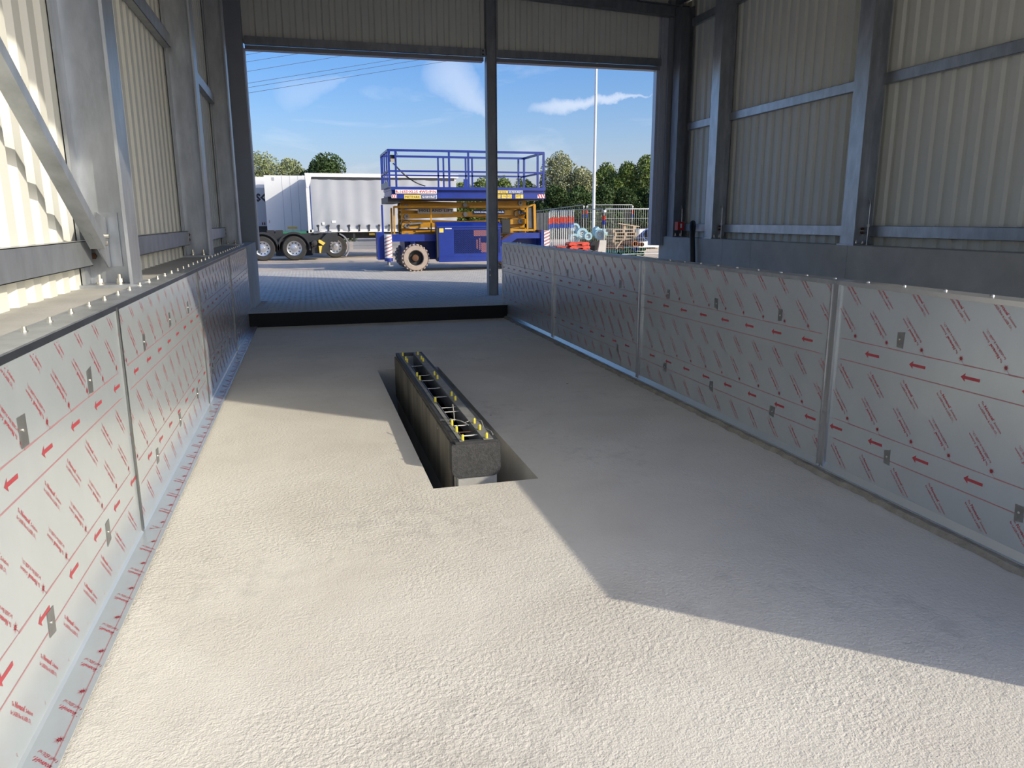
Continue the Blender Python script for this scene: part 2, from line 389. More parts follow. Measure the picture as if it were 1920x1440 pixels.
bed = MB(); bed.add([(-3.5 if q == 0 else 9.5, yy, gz(0, yy)-.032) for yy in (12.7, 14, 16, 18, 20, 25, 26.7) for q in (0, 1)], [(2*i, 2*i+1, 2*i+3, 2*i+2) for i in range(6)])
bed.build('bedding', 'joint', pave, fix=False)
kx = -.95
while kx < 7.8:
    ln = .45 if not (3.0 < kx+.45 and kx < 3.5) else .3
    MB().box(kx+.003, kx+ln-.003, 12.70, 12.775, .1, .228).build('edging_stone', 'paver', pave); kx += ln
MB().box(-1.0, -.72, 12.80, 13.62, .05, .215).build('edging_slab', 'concrete', pave)
thr = MB().box(-1.0, 7.9, 12.62, 12.70, -.3, .226).build('threshold_beam', 'bitumen'); tag(thr, 'black coated step face between screed floor and block paving', kind='structure')
MB().box(-1.0, 7.9, 12.622, 12.702, .2261, .232).build('edge_strip', 'concrete', thr)
# ------------------------------------------------------------------ film print
TXT = []
def text_unit(letters):
    """two printed lines, 45 degrees, starting at (0,0) going right and down; total .19 long"""
    if letters:
        parts = [('The', .0175, 0, .0), ('Novacel', .0235, .029, 0), ('® Solution', .0175, .128, 0)]
        V, Fc = [], []
        def put(b, size, x, yy, wid, bold):
            v, f = text2d(b, 1, 'LEFT', bold, 1); w = max(p[0] for p in v); k = len(V)
            V.extend([(x+p[0]*wid/w, yy+p[1]*size) for p in v]); Fc.extend([tuple(i+k for i in q) for q in f])
        put('The', .0185, 0, .004, .022, .010); put('Novacel', .024, .028, .004, .085, .03); put('°', .02, .114, .008, .006, False); put('Solution', .0185, .125, .004, .066, .010)
        put('for LASER Fiber & LASER CO', .0185, .002, -.021, .178, .010); put('2', .011, .182, -.024, .006, False)
    else:
        V, Fc = [], []
        for y0 in (.004, -.020):
            x = 0
            for w in ((.024, .088, .070) if y0 > 0 else (.018, .048, .034, .012, .05)):
                k = len(V); V += [(x, y0), (x+w, y0), (x+w, y0+.010), (x, y0+.010)]; Fc.append((k, k+1, k+2, k+3)); x += w+.008
    c = math.cos(-math.pi/4); s = math.sin(-math.pi/4)
    return [(a*c-b*s, a*s+b*c) for a, b in V], Fc
UNIT = {True: text_unit(True), False: text_unit(False)}
STAR = ([], [])
for i in range(12):
    t = 2*math.pi*i/12; r = .024 if i % 2 == 0 else .019; k = len(STAR[0])
    a = (math.cos(t), math.sin(t)); p = (-a[1]*.0016, a[0]*.0016)
    STAR[0].extend([(a[0]*.005+p[0], a[1]*.005+p[1]), (a[0]*.005-p[0], a[1]*.005-p[1]), (a[0]*r, a[1]*r)]); STAR[1].append((k, k+1, k+2))
k = len(STAR[0]); STAR[0].extend([(math.cos(t*math.pi/4)*.008, math.sin(t*math.pi/4)*.008) for t in range(8)]); STAR[1].append(tuple(range(k, k+8)))
ARROW = ([(-.06,0),(-.03,.024),(-.034,.008),(.06,.0085),(.06,-.0085),(-.034,-.008),(-.03,-.024)], [(0,1,2,5,6),(2,3,4,5)])
def panel_print(u0, u1, vmin, vmax, letters, ph, aph, gaps=()):
    """returns two lists (ink, line ink) of 2-D geometry; u to the right seen from the front, v up"""
    ink = ([], []); ln = ([], [])
    def put(tgt, geo, ou, ov, flip=False):
        V, Fc = geo; k = len(tgt[0]); P = [((-a if flip else a)+ou, (-b if flip else b)+ov) for a, b in V]
        ok = [u0+.012 < p[0] < u1-.012 and vmin < p[1] < vmax for p in P]
        tgt[0].extend(P); tgt[1].extend([tuple(i+k for i in q) for q in Fc if all(ok[i] for i in q)])
    n0 = int(math.floor((u0-ph)/.27))-1; n1 = int(math.ceil((u1-ph)/.27))+1
    for base in (1.30, .76, .22):
        for n in range(n0, n1):
            uu = ph+n*.27
            put(ink, UNIT[letters], uu, base)
            put(ink, UNIT[letters], uu+.10, base-.305, True)
            put(ink, STAR, uu+.118, base-.335)
            V = [(uu+.128, base-.350), (uu+.131, base-.350), (uu+.143, base-.368), (uu+.140, base-.368)]
            put(ln, (V, [(0,1,2,3)]), 0, 0)
            for seg in ((0, .14), (.14, .27)):
                h = .0025 if seg[0] == 0 else .0042
                a, b = uu+seg[0], uu+seg[1]
                put(ln, ([(a, base-.366-h), (b, base-.366-h*.6), (b, base-.366+h*.6), (a, base-.366+h)], [(0,1,2,3)]), 0, 0)
                put(ln, ([(a, base-.504), (b, base-.504), (b, base-.498), (a, base-.498)], [(0,1,2,3)]), 0, 0)
    n0 = int(math.floor((u0-aph)/.36))-1; n1 = int(math.ceil((u1-aph)/.36))+1
    for n in range(n0, n1):
        for k, base in enumerate((.87, .335)): put(ink, ARROW, aph+n*.36+k*.10, base)
    return ink, ln
def on_left(X): return lambda P: [(X, u, v) for u, v in P]
def on_right(X): return lambda P: [(X, -u, v) for u, v in P]
# ------------------------------------------------------------------ left wall
wl = empty('wall_left', (-1.2, 8, 0), 'left wall: concrete plinth lined with film covered steel panels, corrugated sheeting above', kind='structure')
PLZ = 1.27
MB().box(-1.62, -1.0, .9, 16.15, 0, PLZ).build('plinth', 'concrete_pale', wl)
LJ = [-1.8, 1.24, 4.27, 7.30, 10.28, 13.15]
screw_mb = MB().cyl((0,0,0), (0,0,.022), .009, 8).cyl((0,0,.0), (0,0,.006), .014, 8); screw_me = screw_mb.mesh('screw', MT['bolt'])
dome_me = MB().lathe([(.013,0),(.012,.006),(.006,.011),(0,.012)], (0,0,0), (0,0,1), 8).mesh('screw', MT['bolt'], smooth=True)
cut_L = [(2.81,1.0),(3.65,1.0),(4.83,.99),(5.73,1.01),(6.59,1.0),(2.8,.28),(3.63,.28),(4.85,.27),(5.74,.27),(6.65,.26),(7.75,1.0),(8.6,1.0),(9.5,1.0),(7.75,.27),(8.6,.27),(9.5,.27)]
cut_R = [(3.58,1.0),(3.58,.28),(4.75,1.0),(5.65,.99),(6.54,.99),(4.76,.27),(5.66,.27),(6.55,.27),(7.7,.99),(7.73,.26),(2.69,.27),(2.69,1.0),(9.47,.99),(8.6,.99),(12.41,.97),(11.53,.95),(10.64,.98)]
def cutout(parent, X, y, z, s, big=1.0):
    w, h = .027*big, .042*big; j = [random.uniform(-.008, .008) for _ in range(8)]
    P = [(y-w+j[0], z-h+j[1]), (y+w+j[2], z-h+j[3]), (y+w+j[4], z+h+j[5]), (y-w+j[6], z+h+j[7])]
    o = MB().prism(P, 'x', X, X+s*.0012).build('film_cutout', 'cutout', parent)
    MB().lathe([(.007,0),(.006,.003),(0,.004)], (X+s*.0012, y, z), (s,0,0), 8).build('rivet', 'bolt', o)
for k in range(5):
    a, b = LJ[k]+.004, LJ[k+1]-.004
    mb = MB().box(-1.0, -.98, a, b, .0, 1.262)
    # bent foot flange
    fz = .016
    if k == 4: fp = [(-.99,a),(-.86,a),(-.86,b+.07),(-.985,b)]
    else: fp = [(-.99,a),(-.86,a),(-.86,b),(-.99,b)]
    mb.prism(fp, 'z', fz-.004, fz)
    mb.add([(-.98,a,.026),(-.970,a,fz),(-.970,b,fz),(-.98,b,.026)], [(0,1,2,3)])
    pn = mb.build('steel_panel', 'film', wl)
    letters = k in (1, 2)
    ink, ln = panel_print(a, b, .05, 1.235, letters, 2.39+(.0 if k < 2 else .11*k), 2.65+(.0 if k < 2 else .05*k))
    f = on_left(-.9790)
    MB().add(f(ink[0]), ink[1]).build('film_print', 'ink', pn, fix=False); MB().add(f(ln[0]), ln[1]).build('film_lines', 'ink_line', pn, fix=False)
    # print running on over the foot
    ink2 = ([], [])
    n0 = int((a-2.39)/.27); n1 = int((b-2.39)/.27)+1
    for n in range(n0, n1):
        uu = 2.39+n*.27+.06
        for geo, ou, ov, fl_ in ((UNIT[letters], uu-.02, -.955, True), (STAR, uu+.03, -.895, False)):
            kk = len(ink2[0]); P = [((-p[1] if fl_ else p[1])+ov+(.0), (-p[0] if fl_ else p[0])+ou) for p in geo[0]]
            ok = [-.952 < p[0] < -.866 and a < p[1] < b for p in P]
            ink2[0].extend([(p[0], p[1], fz+.0006) for p in P]); ink2[1].extend([tuple(i+kk for i in q) for q in geo[1] if all(ok[i] for i in q)])
    MB().add(*ink2).build('film_print', 'ink', pn, fix=False)
    MB().add([(-.885,a+.01,fz+.0006),(-.881,a+.01,fz+.0006),(-.881,b-.01,fz+.0006),(-.885,b-.01,fz+.0006)], [(0,1,2,3)]).build('film_lines', 'ink_line', pn, fix=False)
    for (cy, cz) in cut_L:
        if a < cy < b: cutout(pn, -.9789, cy, cz, 1, 1.25 if cy < 4.3 else 1.1)
    MB().box(-1.0, -.976, a-.004, b+.004, 1.245, 1.272).build('edge_strip', 'steel_dark', wl)
    rim = MB().box(-1.13, -.977, a-.003, b+.003, 1.2722, 1.279).build('rim_angle', 'galv', wl)
    yy = math.ceil((a-3.26)/.305)*.305+3.26
    while yy < b:
        inst('screw', screw_me, (-1.08, yy, 1.279), rim); yy += .305
for j in LJ[1:5]:
    MB().box(-.985, -.9735, j-.021, j+.021, .018, 1.26).box(-.9735, -.970, j-.021, j-.013, .018, 1.26).build('joint_strip', 'steel_joint', wl)
# corrugated sheets, 1 m wide, rib pitch .25
def sheet_profile(w=1.0, p=.25, d=.04):
    P = []
    t = 0
    while t < w-1e-6:
        P += [(t, 0), (t+.115, 0), (t+.145, d), (t+.22, d)]; t += p
    P.append((w, 0)); return P
def sheet_mesh(name, z0, z1, ax, sgn, ztop=None):
    """ax 'y': sheet runs along y, ribs pressed outwards (sgn*x); ax 'x': runs along x, ribs pressed +y"""
    P = sheet_profile(); mb = MB(); n = len(P); vs_ = []
    for t, d in P:
        zt = z1 if ztop is None else ztop(t)
        if ax == 'y': vs_ += [(sgn*d, t, z0), (sgn*d, t, zt)]
        else: vs_ += [(t, d, z0), (t, d, zt)]
    mb.add(vs_, [(2*i, 2*i+2, 2*i+3, 2*i+1) for i in range(n-1)])
    return mb.mesh(name, MT['cladding'])
shL = sheet_mesh('cladding_sheet', 0, 5.0, 'y', -1)
for k in range(15): inst('cladding_sheet', shL, (-1.43, 1.3+k*.9999, PLZ-.02), wl)
MB().box(-1.50, -1.485, 1.3, 16.3, PLZ-.02, 6.3).build('outer_skin', 'cladding', wl)
# ------------------------------------------------------------------ right wall
wr = empty('wall_right', (8.1, 8, 0), 'right wall: concrete plinth with corrugated cream sheeting above', kind='structure')
RPZ = 1.285
pj = [.9, 3.0, 6.0, 9.75, 12.35, 13.35, 16.15]
for a, b in zip(pj, pj[1:]): MB().box(7.9, 8.5, a+.004, b-.004, 0, RPZ).build('plinth_block', 'concrete', wr)
shR = sheet_mesh('cladding_sheet', 0, 5.0, 'y', 1)
for k in range(15): inst('cladding_sheet', shR, (8.29, 1.3+k*.9999, RPZ-.02), wr)
MB().box(8.345, 8.36, 1.3, 16.3, RPZ-.02, 6.3).build('outer_skin', 'cladding', wr)
# ------------------------------------------------------------------ middle wall
wm = empty('wall_middle', (3.38, 7, 0), 'low dividing wall lined with film covered steel panels', kind='structure')
MB().box(3.34, 3.44, 1.15, 12.93, 0, 1.285).build('core', 'concrete', wm)
RJ = [1.15, 4.16, 7.15, 10.05, 12.95]
for k in range(4):
    a, b = RJ[k]+.004, RJ[k+1]-.004
    mb = MB().box(3.32, 3.34, a, b, .035, 1.292); mb.box(3.285, 3.33, a, b, .030, .034)
    mb.add([(3.32,a,.075),(3.30,a,.034),(3.30,b,.034),(3.32,b,.075)], [(0,1,2,3)])
    pn = mb.build('steel_panel', 'film', wm)
    letters = k in (0, 1)
    ink, ln = panel_print(-b, -a, .085, 1.285, letters, -2.99+(0 if k == 0 else .07*k), -3.07+(0 if k == 0 else .09*k))
    f = on_right(3.3190)
    MB().add(f(ink[0]), ink[1]).build('film_print', 'ink', pn, fix=False); MB().add(f(ln[0]), ln[1]).build('film_lines', 'ink_line', pn, fix=False)
    for (cy, cz) in cut_R:
        if a < cy < b: cutout(pn, 3.3189, cy, cz, -1, 1.0)
    rim = MB().box(3.312, 3.47, a-.003, b+.003, 1.2925, 1.299).box(3.312, 3.316, a-.003, b+.003, 1.272, 1.2925).build('rim_angle', 'galv' if k else 'alu', wm)  # nearest rim in brighter metal, painting in the sunlight on that stretch
    yy = a+.12
    while yy < b:
        inst('screw', dome_me, (3.395, yy, 1.299), rim); yy += .3
for j in RJ[1:4]:
    MB().box(3.306, 3.322, j-.036, j+.036, .04, 1.275).box(3.300, 3.306, j-.036, j-.026, .04, 1.275).box(3.300, 3.306, j+.026, j+.036, .04, 1.275).build('joint_strip', 'steel', wm)
MB().box(3.312, 3.46, 12.93, 12.965, .02, 1.298).build('end_cap', 'steel', wm)
# uneven mortar bed under the panels
mb = MB(); n = 160; vs_ = []; rr = random.Random(3)
for i in range(n+1):
    yy = 1.15+i*(12.93-1.15)/n; w = .07+rr.uniform(-.014, .014); h = .03+rr.uniform(-.004, .004)
    vs_ += [(3.325-w-.02, yy, .001), (3.325-w, yy, h), (3.36, yy, h)]
mb.add(vs_, [(3*i+q, 3*i+q+1, 3*i+q+4, 3*i+q+3) for i in range(n) for q in (0, 1)]); mb.build('mortar_bed', 'mortar', wm, smooth=True)
MB().box(3.46, 3.62, 1.15, 12.6, 0, .06).build('kerb', 'concrete', wm)
# ------------------------------------------------------------------ rear wall, front wall, roof
ROOF = lambda x: 6.52-.042*abs(x-3.42)
wb = empty('wall_rear', (3.4, 16.1, 4.9), 'rear gable wall of corrugated sheeting above the open gateway', kind='structure')
for k in range(10):
    x0 = -1.45+k*1.0
    me = sheet_mesh('cladding_sheet', 0, 1, 'x', 1, lambda t, x0=x0: ROOF(x0+t)-.02-5.06)
    inst('cladding_sheet', me, (x0, 16.06, 5.06), wb)
MB().prism([(-1.5,5.0),(8.36,5.0),(8.36,ROOF(8.36)),(3.42,ROOF(3.42)),(-1.5,ROOF(-1.5))], 'y', 16.13, 16.15).build('outer_skin', 'cladding', wb)
for (a, b) in ((-.93, 3.74), (4.0, 7.72)):
    MB().box(a, b, 15.98, 15.985, 4.96, 5.105).box(a, b, 15.985, 16.06, 5.10, 5.105).box(a, b, 15.985, 16.06, 4.96, 4.965).build('lintel_channel', 'galv_dark', wb)
    MB().box(a, b, 16.05, 16.24, 4.88, 4.955).build('lintel_flashing', 'trim', wb)
MB().box(3.66, 3.76, 15.955, 15.98, 4.95, 5.10).build('bracket', 'galv_dark', wb)
for z in (4.99, 5.06): MB().cyl((3.705, 15.94, z), (3.705, 15.957, z), .016, 8).build('bolt', 'black', wb)
# jambs: folded grey flashing ending above the plinth
MB().box(-1.30, -.96, 15.92, 16.22, 1.10, 6.3).build('jamb_flashing', 'trim', wb)
MB().prism([(-.96,16.02),(-.945,16.02),(-.945,16.06),(-.93,16.08),(-.945,16.10),(-.945,16.16),(-.93,16.18),(-.945,16.2),(-.945,16.24),(-.96,16.24)], 'z', 1.04, 4.9).build('jamb_rib', 'trim_skylit', wb)
MB().box(7.86, 8.16, 15.92, 16.22, 1.09, 6.3).build('jamb_flashing', 'trim', wb)
MB().prism([(7.66,16.08),(7.72,16.08),(7.72,16.03),(7.78,16.03),(7.78,16.0),(7.86,16.0),(7.86,16.24),(7.66,16.24)], 'z', 1.09, 6.2).build('jamb_rib', 'trim_skylit', wb)
wf = empty('wall_front', (3.4, 1.4, 5), 'front gable wall above the open entrance behind the viewer', kind='structure')
FLZ, FJX = 5.15, 6.35
MB().prism([(-1.5,FLZ),(8.36,FLZ),(8.36,ROOF(8.36)),(3.42,ROOF(3.42)),(-1.5,ROOF(-1.5))], 'y', 1.40, 1.50).build('gable_sheeting', 'cladding', wf)
MB().box(FJX, 8.36, 1.40, 1.50, 1.28, FLZ).build('side_sheeting', 'cladding', wf)
MB().box(-1.5, -1.42, 1.38, 1.50, 1.27, FLZ).build('corner_trim', 'trim', wf)
ce = empty('ceiling', (3.4, 9, 6.4), 'low pitched metal roof seen from below', kind='structure')
for s in (-1, 1):
    xe = 3.42+s*5.06
    MB().add([(3.42,1.1,ROOF(3.42)),(xe,1.1,ROOF(xe)),(xe,16.22,ROOF(xe)),(3.42,16.22,ROOF(3.42)),(3.42,1.1,ROOF(3.42)+.08),(xe,1.1,ROOF(xe)+.08),(xe,16.22,ROOF(xe)+.08),(3.42,16.22,ROOF(3.42)+.08)],
             [(0,1,2,3),(7,6,5,4),(0,4,5,1),(1,5,6,2),(2,6,7,3),(3,7,4,0)]).build('roof_sheet', 'roof_under', ce)
for px in (-1.2, .3, 1.8, 5.0, 6.6, 8.0): MB().box(px-.03, px+.03, 1.3, 16.1, ROOF(px)-.16, ROOF(px)-.005).build('purlin', 'galv_dark', ce)
# ------------------------------------------------------------------ steel columns
def bolt_mb(x, y, z): return MB().cyl((x,y,z), (x,y,z+.012), .026, 10).cyl((x,y,z+.012), (x,y,z+.034), .020, 6).cyl((x,y,z+.034), (x,y,z+.062), .012, 8)
def column(xi, xo, yc, z0, label, m, cat='column', top=6.1):
    """H-section, web across the wall; xi inner flange face, xo outer flange face"""
    s = 1 if xo > xi else -1
    t = empty('steel_column', ((xi+xo)/2, yc, z0), label, cat, 'steel columns on the plinths')
    MB().box(xi-s*.03, xo+s*.03, yc-.19, yc+.19, z0, z0+.022).build('base_plate', m, t)
    MB().box(xi, xi+s*.02, yc-.15, yc+.15, z0+.022, top).build('flange', m, t)
    MB().box(xo-s*.02, xo, yc-.15, yc+.15, z0+.022, top).build('flange', m, t)
    MB().box(xi+s*.02, xo-s*.02, yc-.006, yc+.006, z0+.022, top).build('web', m, t)
    for bx in (.09, .21):
        for by in (-.09, .09): bolt_mb(xi+s*bx, yc+by, z0+.022).build('bolt', 'bolt', t)
    for bz in (1.47, 1.53): MB().cyl((xo-s*.05, yc-.03, bz), (xo-s*.05, yc-.006, bz), .022, 6).build('bolt', 'rust', t)
    return t
column(-1.12, -1.42, 5.55, PLZ, 'nearest galvanised column on the left plinth, sunlit, with the diagonal brace bolted to it', 'galv')
column(-1.12, -1.42, 9.80, PLZ, 'second dark galvanised column on the left plinth, behind the sunlit one', 'galv')
column(-1.12, -1.42, 14.02, PLZ, 'third and farthest column on the left plinth, beside the gateway jamb', 'galv')
column(-1.12, -1.42, 1.55, PLZ, 'front corner column of the left plinth at the entrance', 'galv')
column(7.95, 8.25, 9.85, RPZ, 'nearer weathered column on the right plinth, between the two long cladding bays', 'galv')
column(7.95, 8.25, 14.02, RPZ, 'farther column on the right plinth, beside the black hose', 'galv')
column(7.95, 8.25, 15.72, RPZ, 'rear corner column on the right plinth, beside the red box', 'galv_dark')
column(7.95, 8.25, 1.75, RPZ, 'front corner column of the right plinth at the entrance', 'galv')
column(7.95, 8.25, 5.60, RPZ, 'front bay column on the right plinth', 'galv')
# frame rafters
for yc, l in ((1.55,'front'), (5.58,'second'), (9.82,'third'), (14.02,'fourth'), (15.9,'rear')):
    z = lambda x: ROOF(x)-.17
    r_ = MB()
    for a, b in ((-1.42, 3.42), (3.42, 8.25)):
        for dz, h, w in ((0, .018, .16), (-.22, .018, .16), (-.11, .22, .008)):
            r_.bar((a, yc, z(a)+dz-.0), (b, yc, z(b)+dz-.0), w, h)
    tag(r_.build('roof_rafter', 'galv_dark'), 'steel rafter spanning the building, %s frame from the entrance' % l, 'rafter', 'roof rafters')
# girts
def girt(x0, x1, ya, yb, z0, z1, label, m='galv'):
    o = MB().box(x0, x0+math.copysign(.004, x1-x0), ya, yb, z0, z1).box(x0, x1, ya, yb, z1-.004, z1).box(x0, x1, ya, yb, z0, z0+.004).build('wall_girt', m)
    return tag(o, label, 'girt', 'wall girts')
bays = ((1.70, 5.40, 'front bay'), (5.70, 9.65, 'middle bay'), (9.95, 13.87, 'rear bay'), (14.17, 15.9, 'last short bay'))
for (z0, z1, hl) in ((1.415, 1.575, 'lowest'), (3.58, 3.73, 'middle'), (5.7, 5.85, 'topmost')):
    for ya, yb, bl in bays:
        girt(-1.345, -1.425, ya, yb, z0, z1, '%s horizontal girt on the left cladding, %s' % (hl, bl))
    for ya, yb, bl in ((1.9,5.45,'front bay'), (5.75,9.70,'near bay'), (10.0,13.87,'second bay'), (14.17,15.57,'short bay by the gateway')):
        girt(8.20, 8.285, ya, yb, z0, z1, '%s horizontal girt on the right cladding, %s' % (hl, bl))
# diagonal brace with gusset
t = empty('diagonal_brace', (-1.27, 5.3, 1.5), 'diagonal galvanised tube brace running up from the sunlit left column', 'brace')
MB().bar((-1.27, 5.27, 1.555), (-1.27, 2.6, 3.30), .07, .085, up=(1,0,0)).build('tube', 'galv', t)
MB().prism([(5.10,1.62),(5.30,1.75),(5.50,1.72),(5.545,1.60),(5.545,1.40),(5.45,1.40)], 'x', -1.274, -1.266).build('gusset_plate', 'galv', t)
MB().box(-1.33, -1.20, 5.535, 5.5445, 1.40, 1.75).build('end_plate', 'galv', t)
MB().cyl((-1.30, 5.42, 1.60), (-1.235, 5.42, 1.60), .016, 8).build('bolt', 'bolt', t)
MB().cyl((-1.31, 5.31, 1.56), (-1.22, 5.31, 1.56), .016, 8).build('bolt', 'bolt', t)
# centre post of the gateway
t = empty('gateway_post', (3.875, 16, .05), 'dark steel post in the middle of the rear gateway', 'post')
MB().box(3.77, 3.782, 15.9, 16.1, .05, 6.3).build('flange', 'galv_dark', t); MB().box(3.968, 3.98, 15.9, 16.1, .05, 6.3).build('flange', 'galv_dark', t)
MB().box(3.782, 3.968, 15.945, 15.955, .05, 6.3).build('web', 'galv_dark', t)
MB().box(3.74, 4.01, 15.86, 16.14, .03, .06).build('base_plate', 'galv_dark', t)
for z in (.50, .62): MB().cyl((3.80, 15.93, z), (3.80, 15.945, z), .02, 8).build('bolt', 'bolt', t)
# earthing rods by the right columns
for yc, l in ((9.62, 'nearer column'), (13.80, 'farther column'), (15.5, 'corner column')):
    mb = MB().tube([(8.12, yc, RPZ), (8.12, yc, 1.9), (8.12, yc+.03, 1.98), (8.12, yc+.07, 1.9)], .007, 6)
    t = mb.build('earthing_rod', 'steel'); tag(t, 'thin hooked earthing rod beside the %s on the right plinth' % l, 'rod', 'earthing rods')
    MB().cyl((8.12, yc, 1.56), (8.12, yc, 1.60), .02, 8).build('clamp', 'white', t)
# red box and hose
p = at(1275, 430, 15.3)
t = tag(MB().box(p.x-.10, p.x+.06, 15.22, 15.36, 1.44, 1.62).build('alarm_box', 'redbox'), 'small red box with a white label by the right gateway corner', 'box')
MB().box(p.x-.04, p.x+.0, 15.215, 15.22, 1.49, 1.58).build('label_plate', 'white', t)
ctl = [(8.02,14.80,1.36),(8.02,14.78,1.46),(7.99,14.72,1.57),(7.91,14.60,1.60),(7.84,14.50,1.54),(7.81,14.42,1.38),(7.795,14.35,1.10),(7.79,14.28,.6),(7.79,14.25,.06)]
pts = []
for i in range(len(ctl)-1):
    p0, p1, p2, p3 = [Vector(ctl[max(0, min(len(ctl)-1, i+d))]) for d in (-1, 0, 1, 2)]
    for q in range(5):
        u = q/5; pts.append(.5*((2*p1)+(p2-p0)*u+(2*p0-5*p1+4*p2-p3)*u*u+(3*p1-p0-3*p2+p3)*u**3))
pts.append(Vector(ctl[-1]))
tag(MB().tube(pts, .055, 12).build('black_hose', 'black', smooth=True), 'thick black hose hanging over the right concrete plinth', 'hose')
# ------------------------------------------------------------------ pit insert
t = empty('pit_channel', (1.05, 6.6, -.62), 'long dark concrete channel box standing in the floor pit', 'channel box')
BX0, BX1, BY0, BY1, BZ = .905, 1.195, 4.90, 8.48, .19
sides = MB().box(BX0, BX0+.03, BY0, BY1, -.62, BZ-.02).box(BX1-.03, BX1, BY0, BY1, -.62, BZ-.02).box(BX0+.03, BX1-.03, BY1-.04, BY1, -.62, BZ-.02)
sides.build('side_wall', 'concrete', t)
MB().box(BX0+.03, BX1-.03, BY0, BY1-.04, -.60, -.42).build('channel_bed', 'inside_shade', t)
MB().box(BX0+.03, BX0+.033, BY0, BY1-.04, -.42, BZ-.12).box(BX1-.033, BX1-.03, BY0, BY1-.04, -.42, BZ-.12).build('channel_lining', 'inside_shade', t)
rim = MB().box(BX0-.005, BX0+.045, BY0-.06, BY1, BZ-.02, BZ+.012).box(BX1-.045, BX1+.005, BY0-.06, BY1, BZ-.02, BZ+.012).box(BX0+.045, BX1-.045, BY1-.05, BY1, BZ-.02, BZ+.012).box(BX0+.045, BX1-.045, BY0-.06, BY0-.02, BZ-.02, BZ+.012)
rim.build('rim_frame', mat('rim_dark', (.07, .07, .068), .65, .2, var=.4, vs_=14), t)
MT['rim_grey'] = mat('dull_rim', (.30, .30, .28), .7, .2, var=.35, vs_=12)
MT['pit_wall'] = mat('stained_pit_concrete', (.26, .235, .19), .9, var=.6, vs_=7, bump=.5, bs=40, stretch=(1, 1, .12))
MB().box(BX0+.045, BX0+.049, BY0, BY1-.05, BZ-.10, BZ+.012).box(BX1-.049, BX1-.045, BY0, BY1-.05, BZ-.10, BZ+.012).build('inner_angle', 'galv', t)
MB().box(.930, .956, BY0-.05, BY1-.02, BZ+.012, BZ+.017).build('rim_top', 'rim_grey', t); MB().box(1.100, 1.168, BY0-.05, BY1-.02, BZ+.012, BZ+.017).build('rim_top', 'rim_grey', t)
MB().box(.968, .972, BY0, BY1-.05, BZ-.12, BZ+.012).box(1.096, 1.100, BY0, BY1-.05, BZ-.12, BZ+.012).build('inner_plate', 'galv_dark', t)
# rounded granular end block
cp = []
x0, x1, z0, z1, rd = BX0-.035, BX1+.02, -.055, BZ-.005, .055
for (cx, cz, a0) in ((x1-.012, z1-.012, 0), (x0+.012, z1-.012, 90), (x0+rd, z0+rd, 180), (x1-rd, z0+rd, 270)):
    r_ = .012 if cz > 0.1 else rd
    for q in range(5): aa = math.radians(a0+q*22.5); cp.append((cx+r_*math.cos(aa), cz+r_*math.sin(aa)))
eb = MB().prism(cp, 'y', BY0-.07, BY0+.02).build('end_block', 'asphalt_block', t)
MB().box(BX0+.01, BX1-.005, BY0-.055, BY0, -.62, -.05).build('end_post', 'concrete_pale', t)
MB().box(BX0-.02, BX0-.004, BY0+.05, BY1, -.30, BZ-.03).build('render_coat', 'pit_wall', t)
pins = [(y_, x_) for x_ in (.955, 1.125) for y_ in (8.25, 7.98, 7.85, 7.10, 6.92, 6.02, 5.27, 5.09, 4.87)]+[(6.19, 1.125)]
pin_me = MB().lathe([(.010,0),(.010,.042),(.008,.055),(0,.058)], (0,0,0), (0,0,1), 8).mesh('yellow_cap', MT['pin'], smooth=True)
for y_, x_ in pins: inst('yellow_cap', pin_me, (x_, y_, BZ+.017 if abs(x_-1.04) > .1 else BZ), t)
for i, y_ in enumerate((5.02, 5.12, 5.30, 5.72, 5.86, 6.25, 6.6, 6.95, 7.2, 7.7)):
    MB().tube([(BX0+.04, y_, BZ), (1.05, y_+.01, BZ-.004), (BX1-.04, y_+.015, BZ)], .004 if i else .006, 6).build('tie_rod', 'rust' if i == 1 else 'wire', t)
for i, pp in enumerate(([(.90,5.45,.20),(.96,5.33,.23),(1.0,5.36,.22),(1.06,5.30,.21),(1.14,5.40,.20),(1.19,5.42,.19)], [(.99,5.36,.21),(1.00,5.42,.24),(1.01,5.52,.30)],
                        [(.97,5.42,.215),(1.03,5.30,.225),(1.07,5.22,.21)], [(.90,5.62,.15),(.885,5.5,.12),(.93,5.36,.20)], [(1.15,5.40,.2),(1.185,5.30,.215),(1.17,5.15,.2),(1.20,5.05,.2),(1.19,4.95,.205)])):
    MB().tube(pp, .004, 5).build('tie_wire', 'wire', t)
for i, pp in enumerate(([(.76,5.35,-.60),(.74,5.25,-.42),(.80,5.2,-.30),(.86,5.3,-.36),(.84,5.42,-.50)], [(.80,6.35,-.6),(.76,6.2,-.36),(.82,6.1,-.30),(.87,6.2,-.5)], [(.72,6.9,-.58),(.80,6.8,-.5),(.86,6.85,-.45)])):
    tag(MB().tube(pp, .006, 6).build('rebar_loop', 'rust'), ('bent rusty rebar loop at the near end of the pit', 'bent rusty rebar loop in the middle of the pit', 'straightened rusty bar in the far part of the pit')[i], 'rebar', 'rusty rebar in the pit')
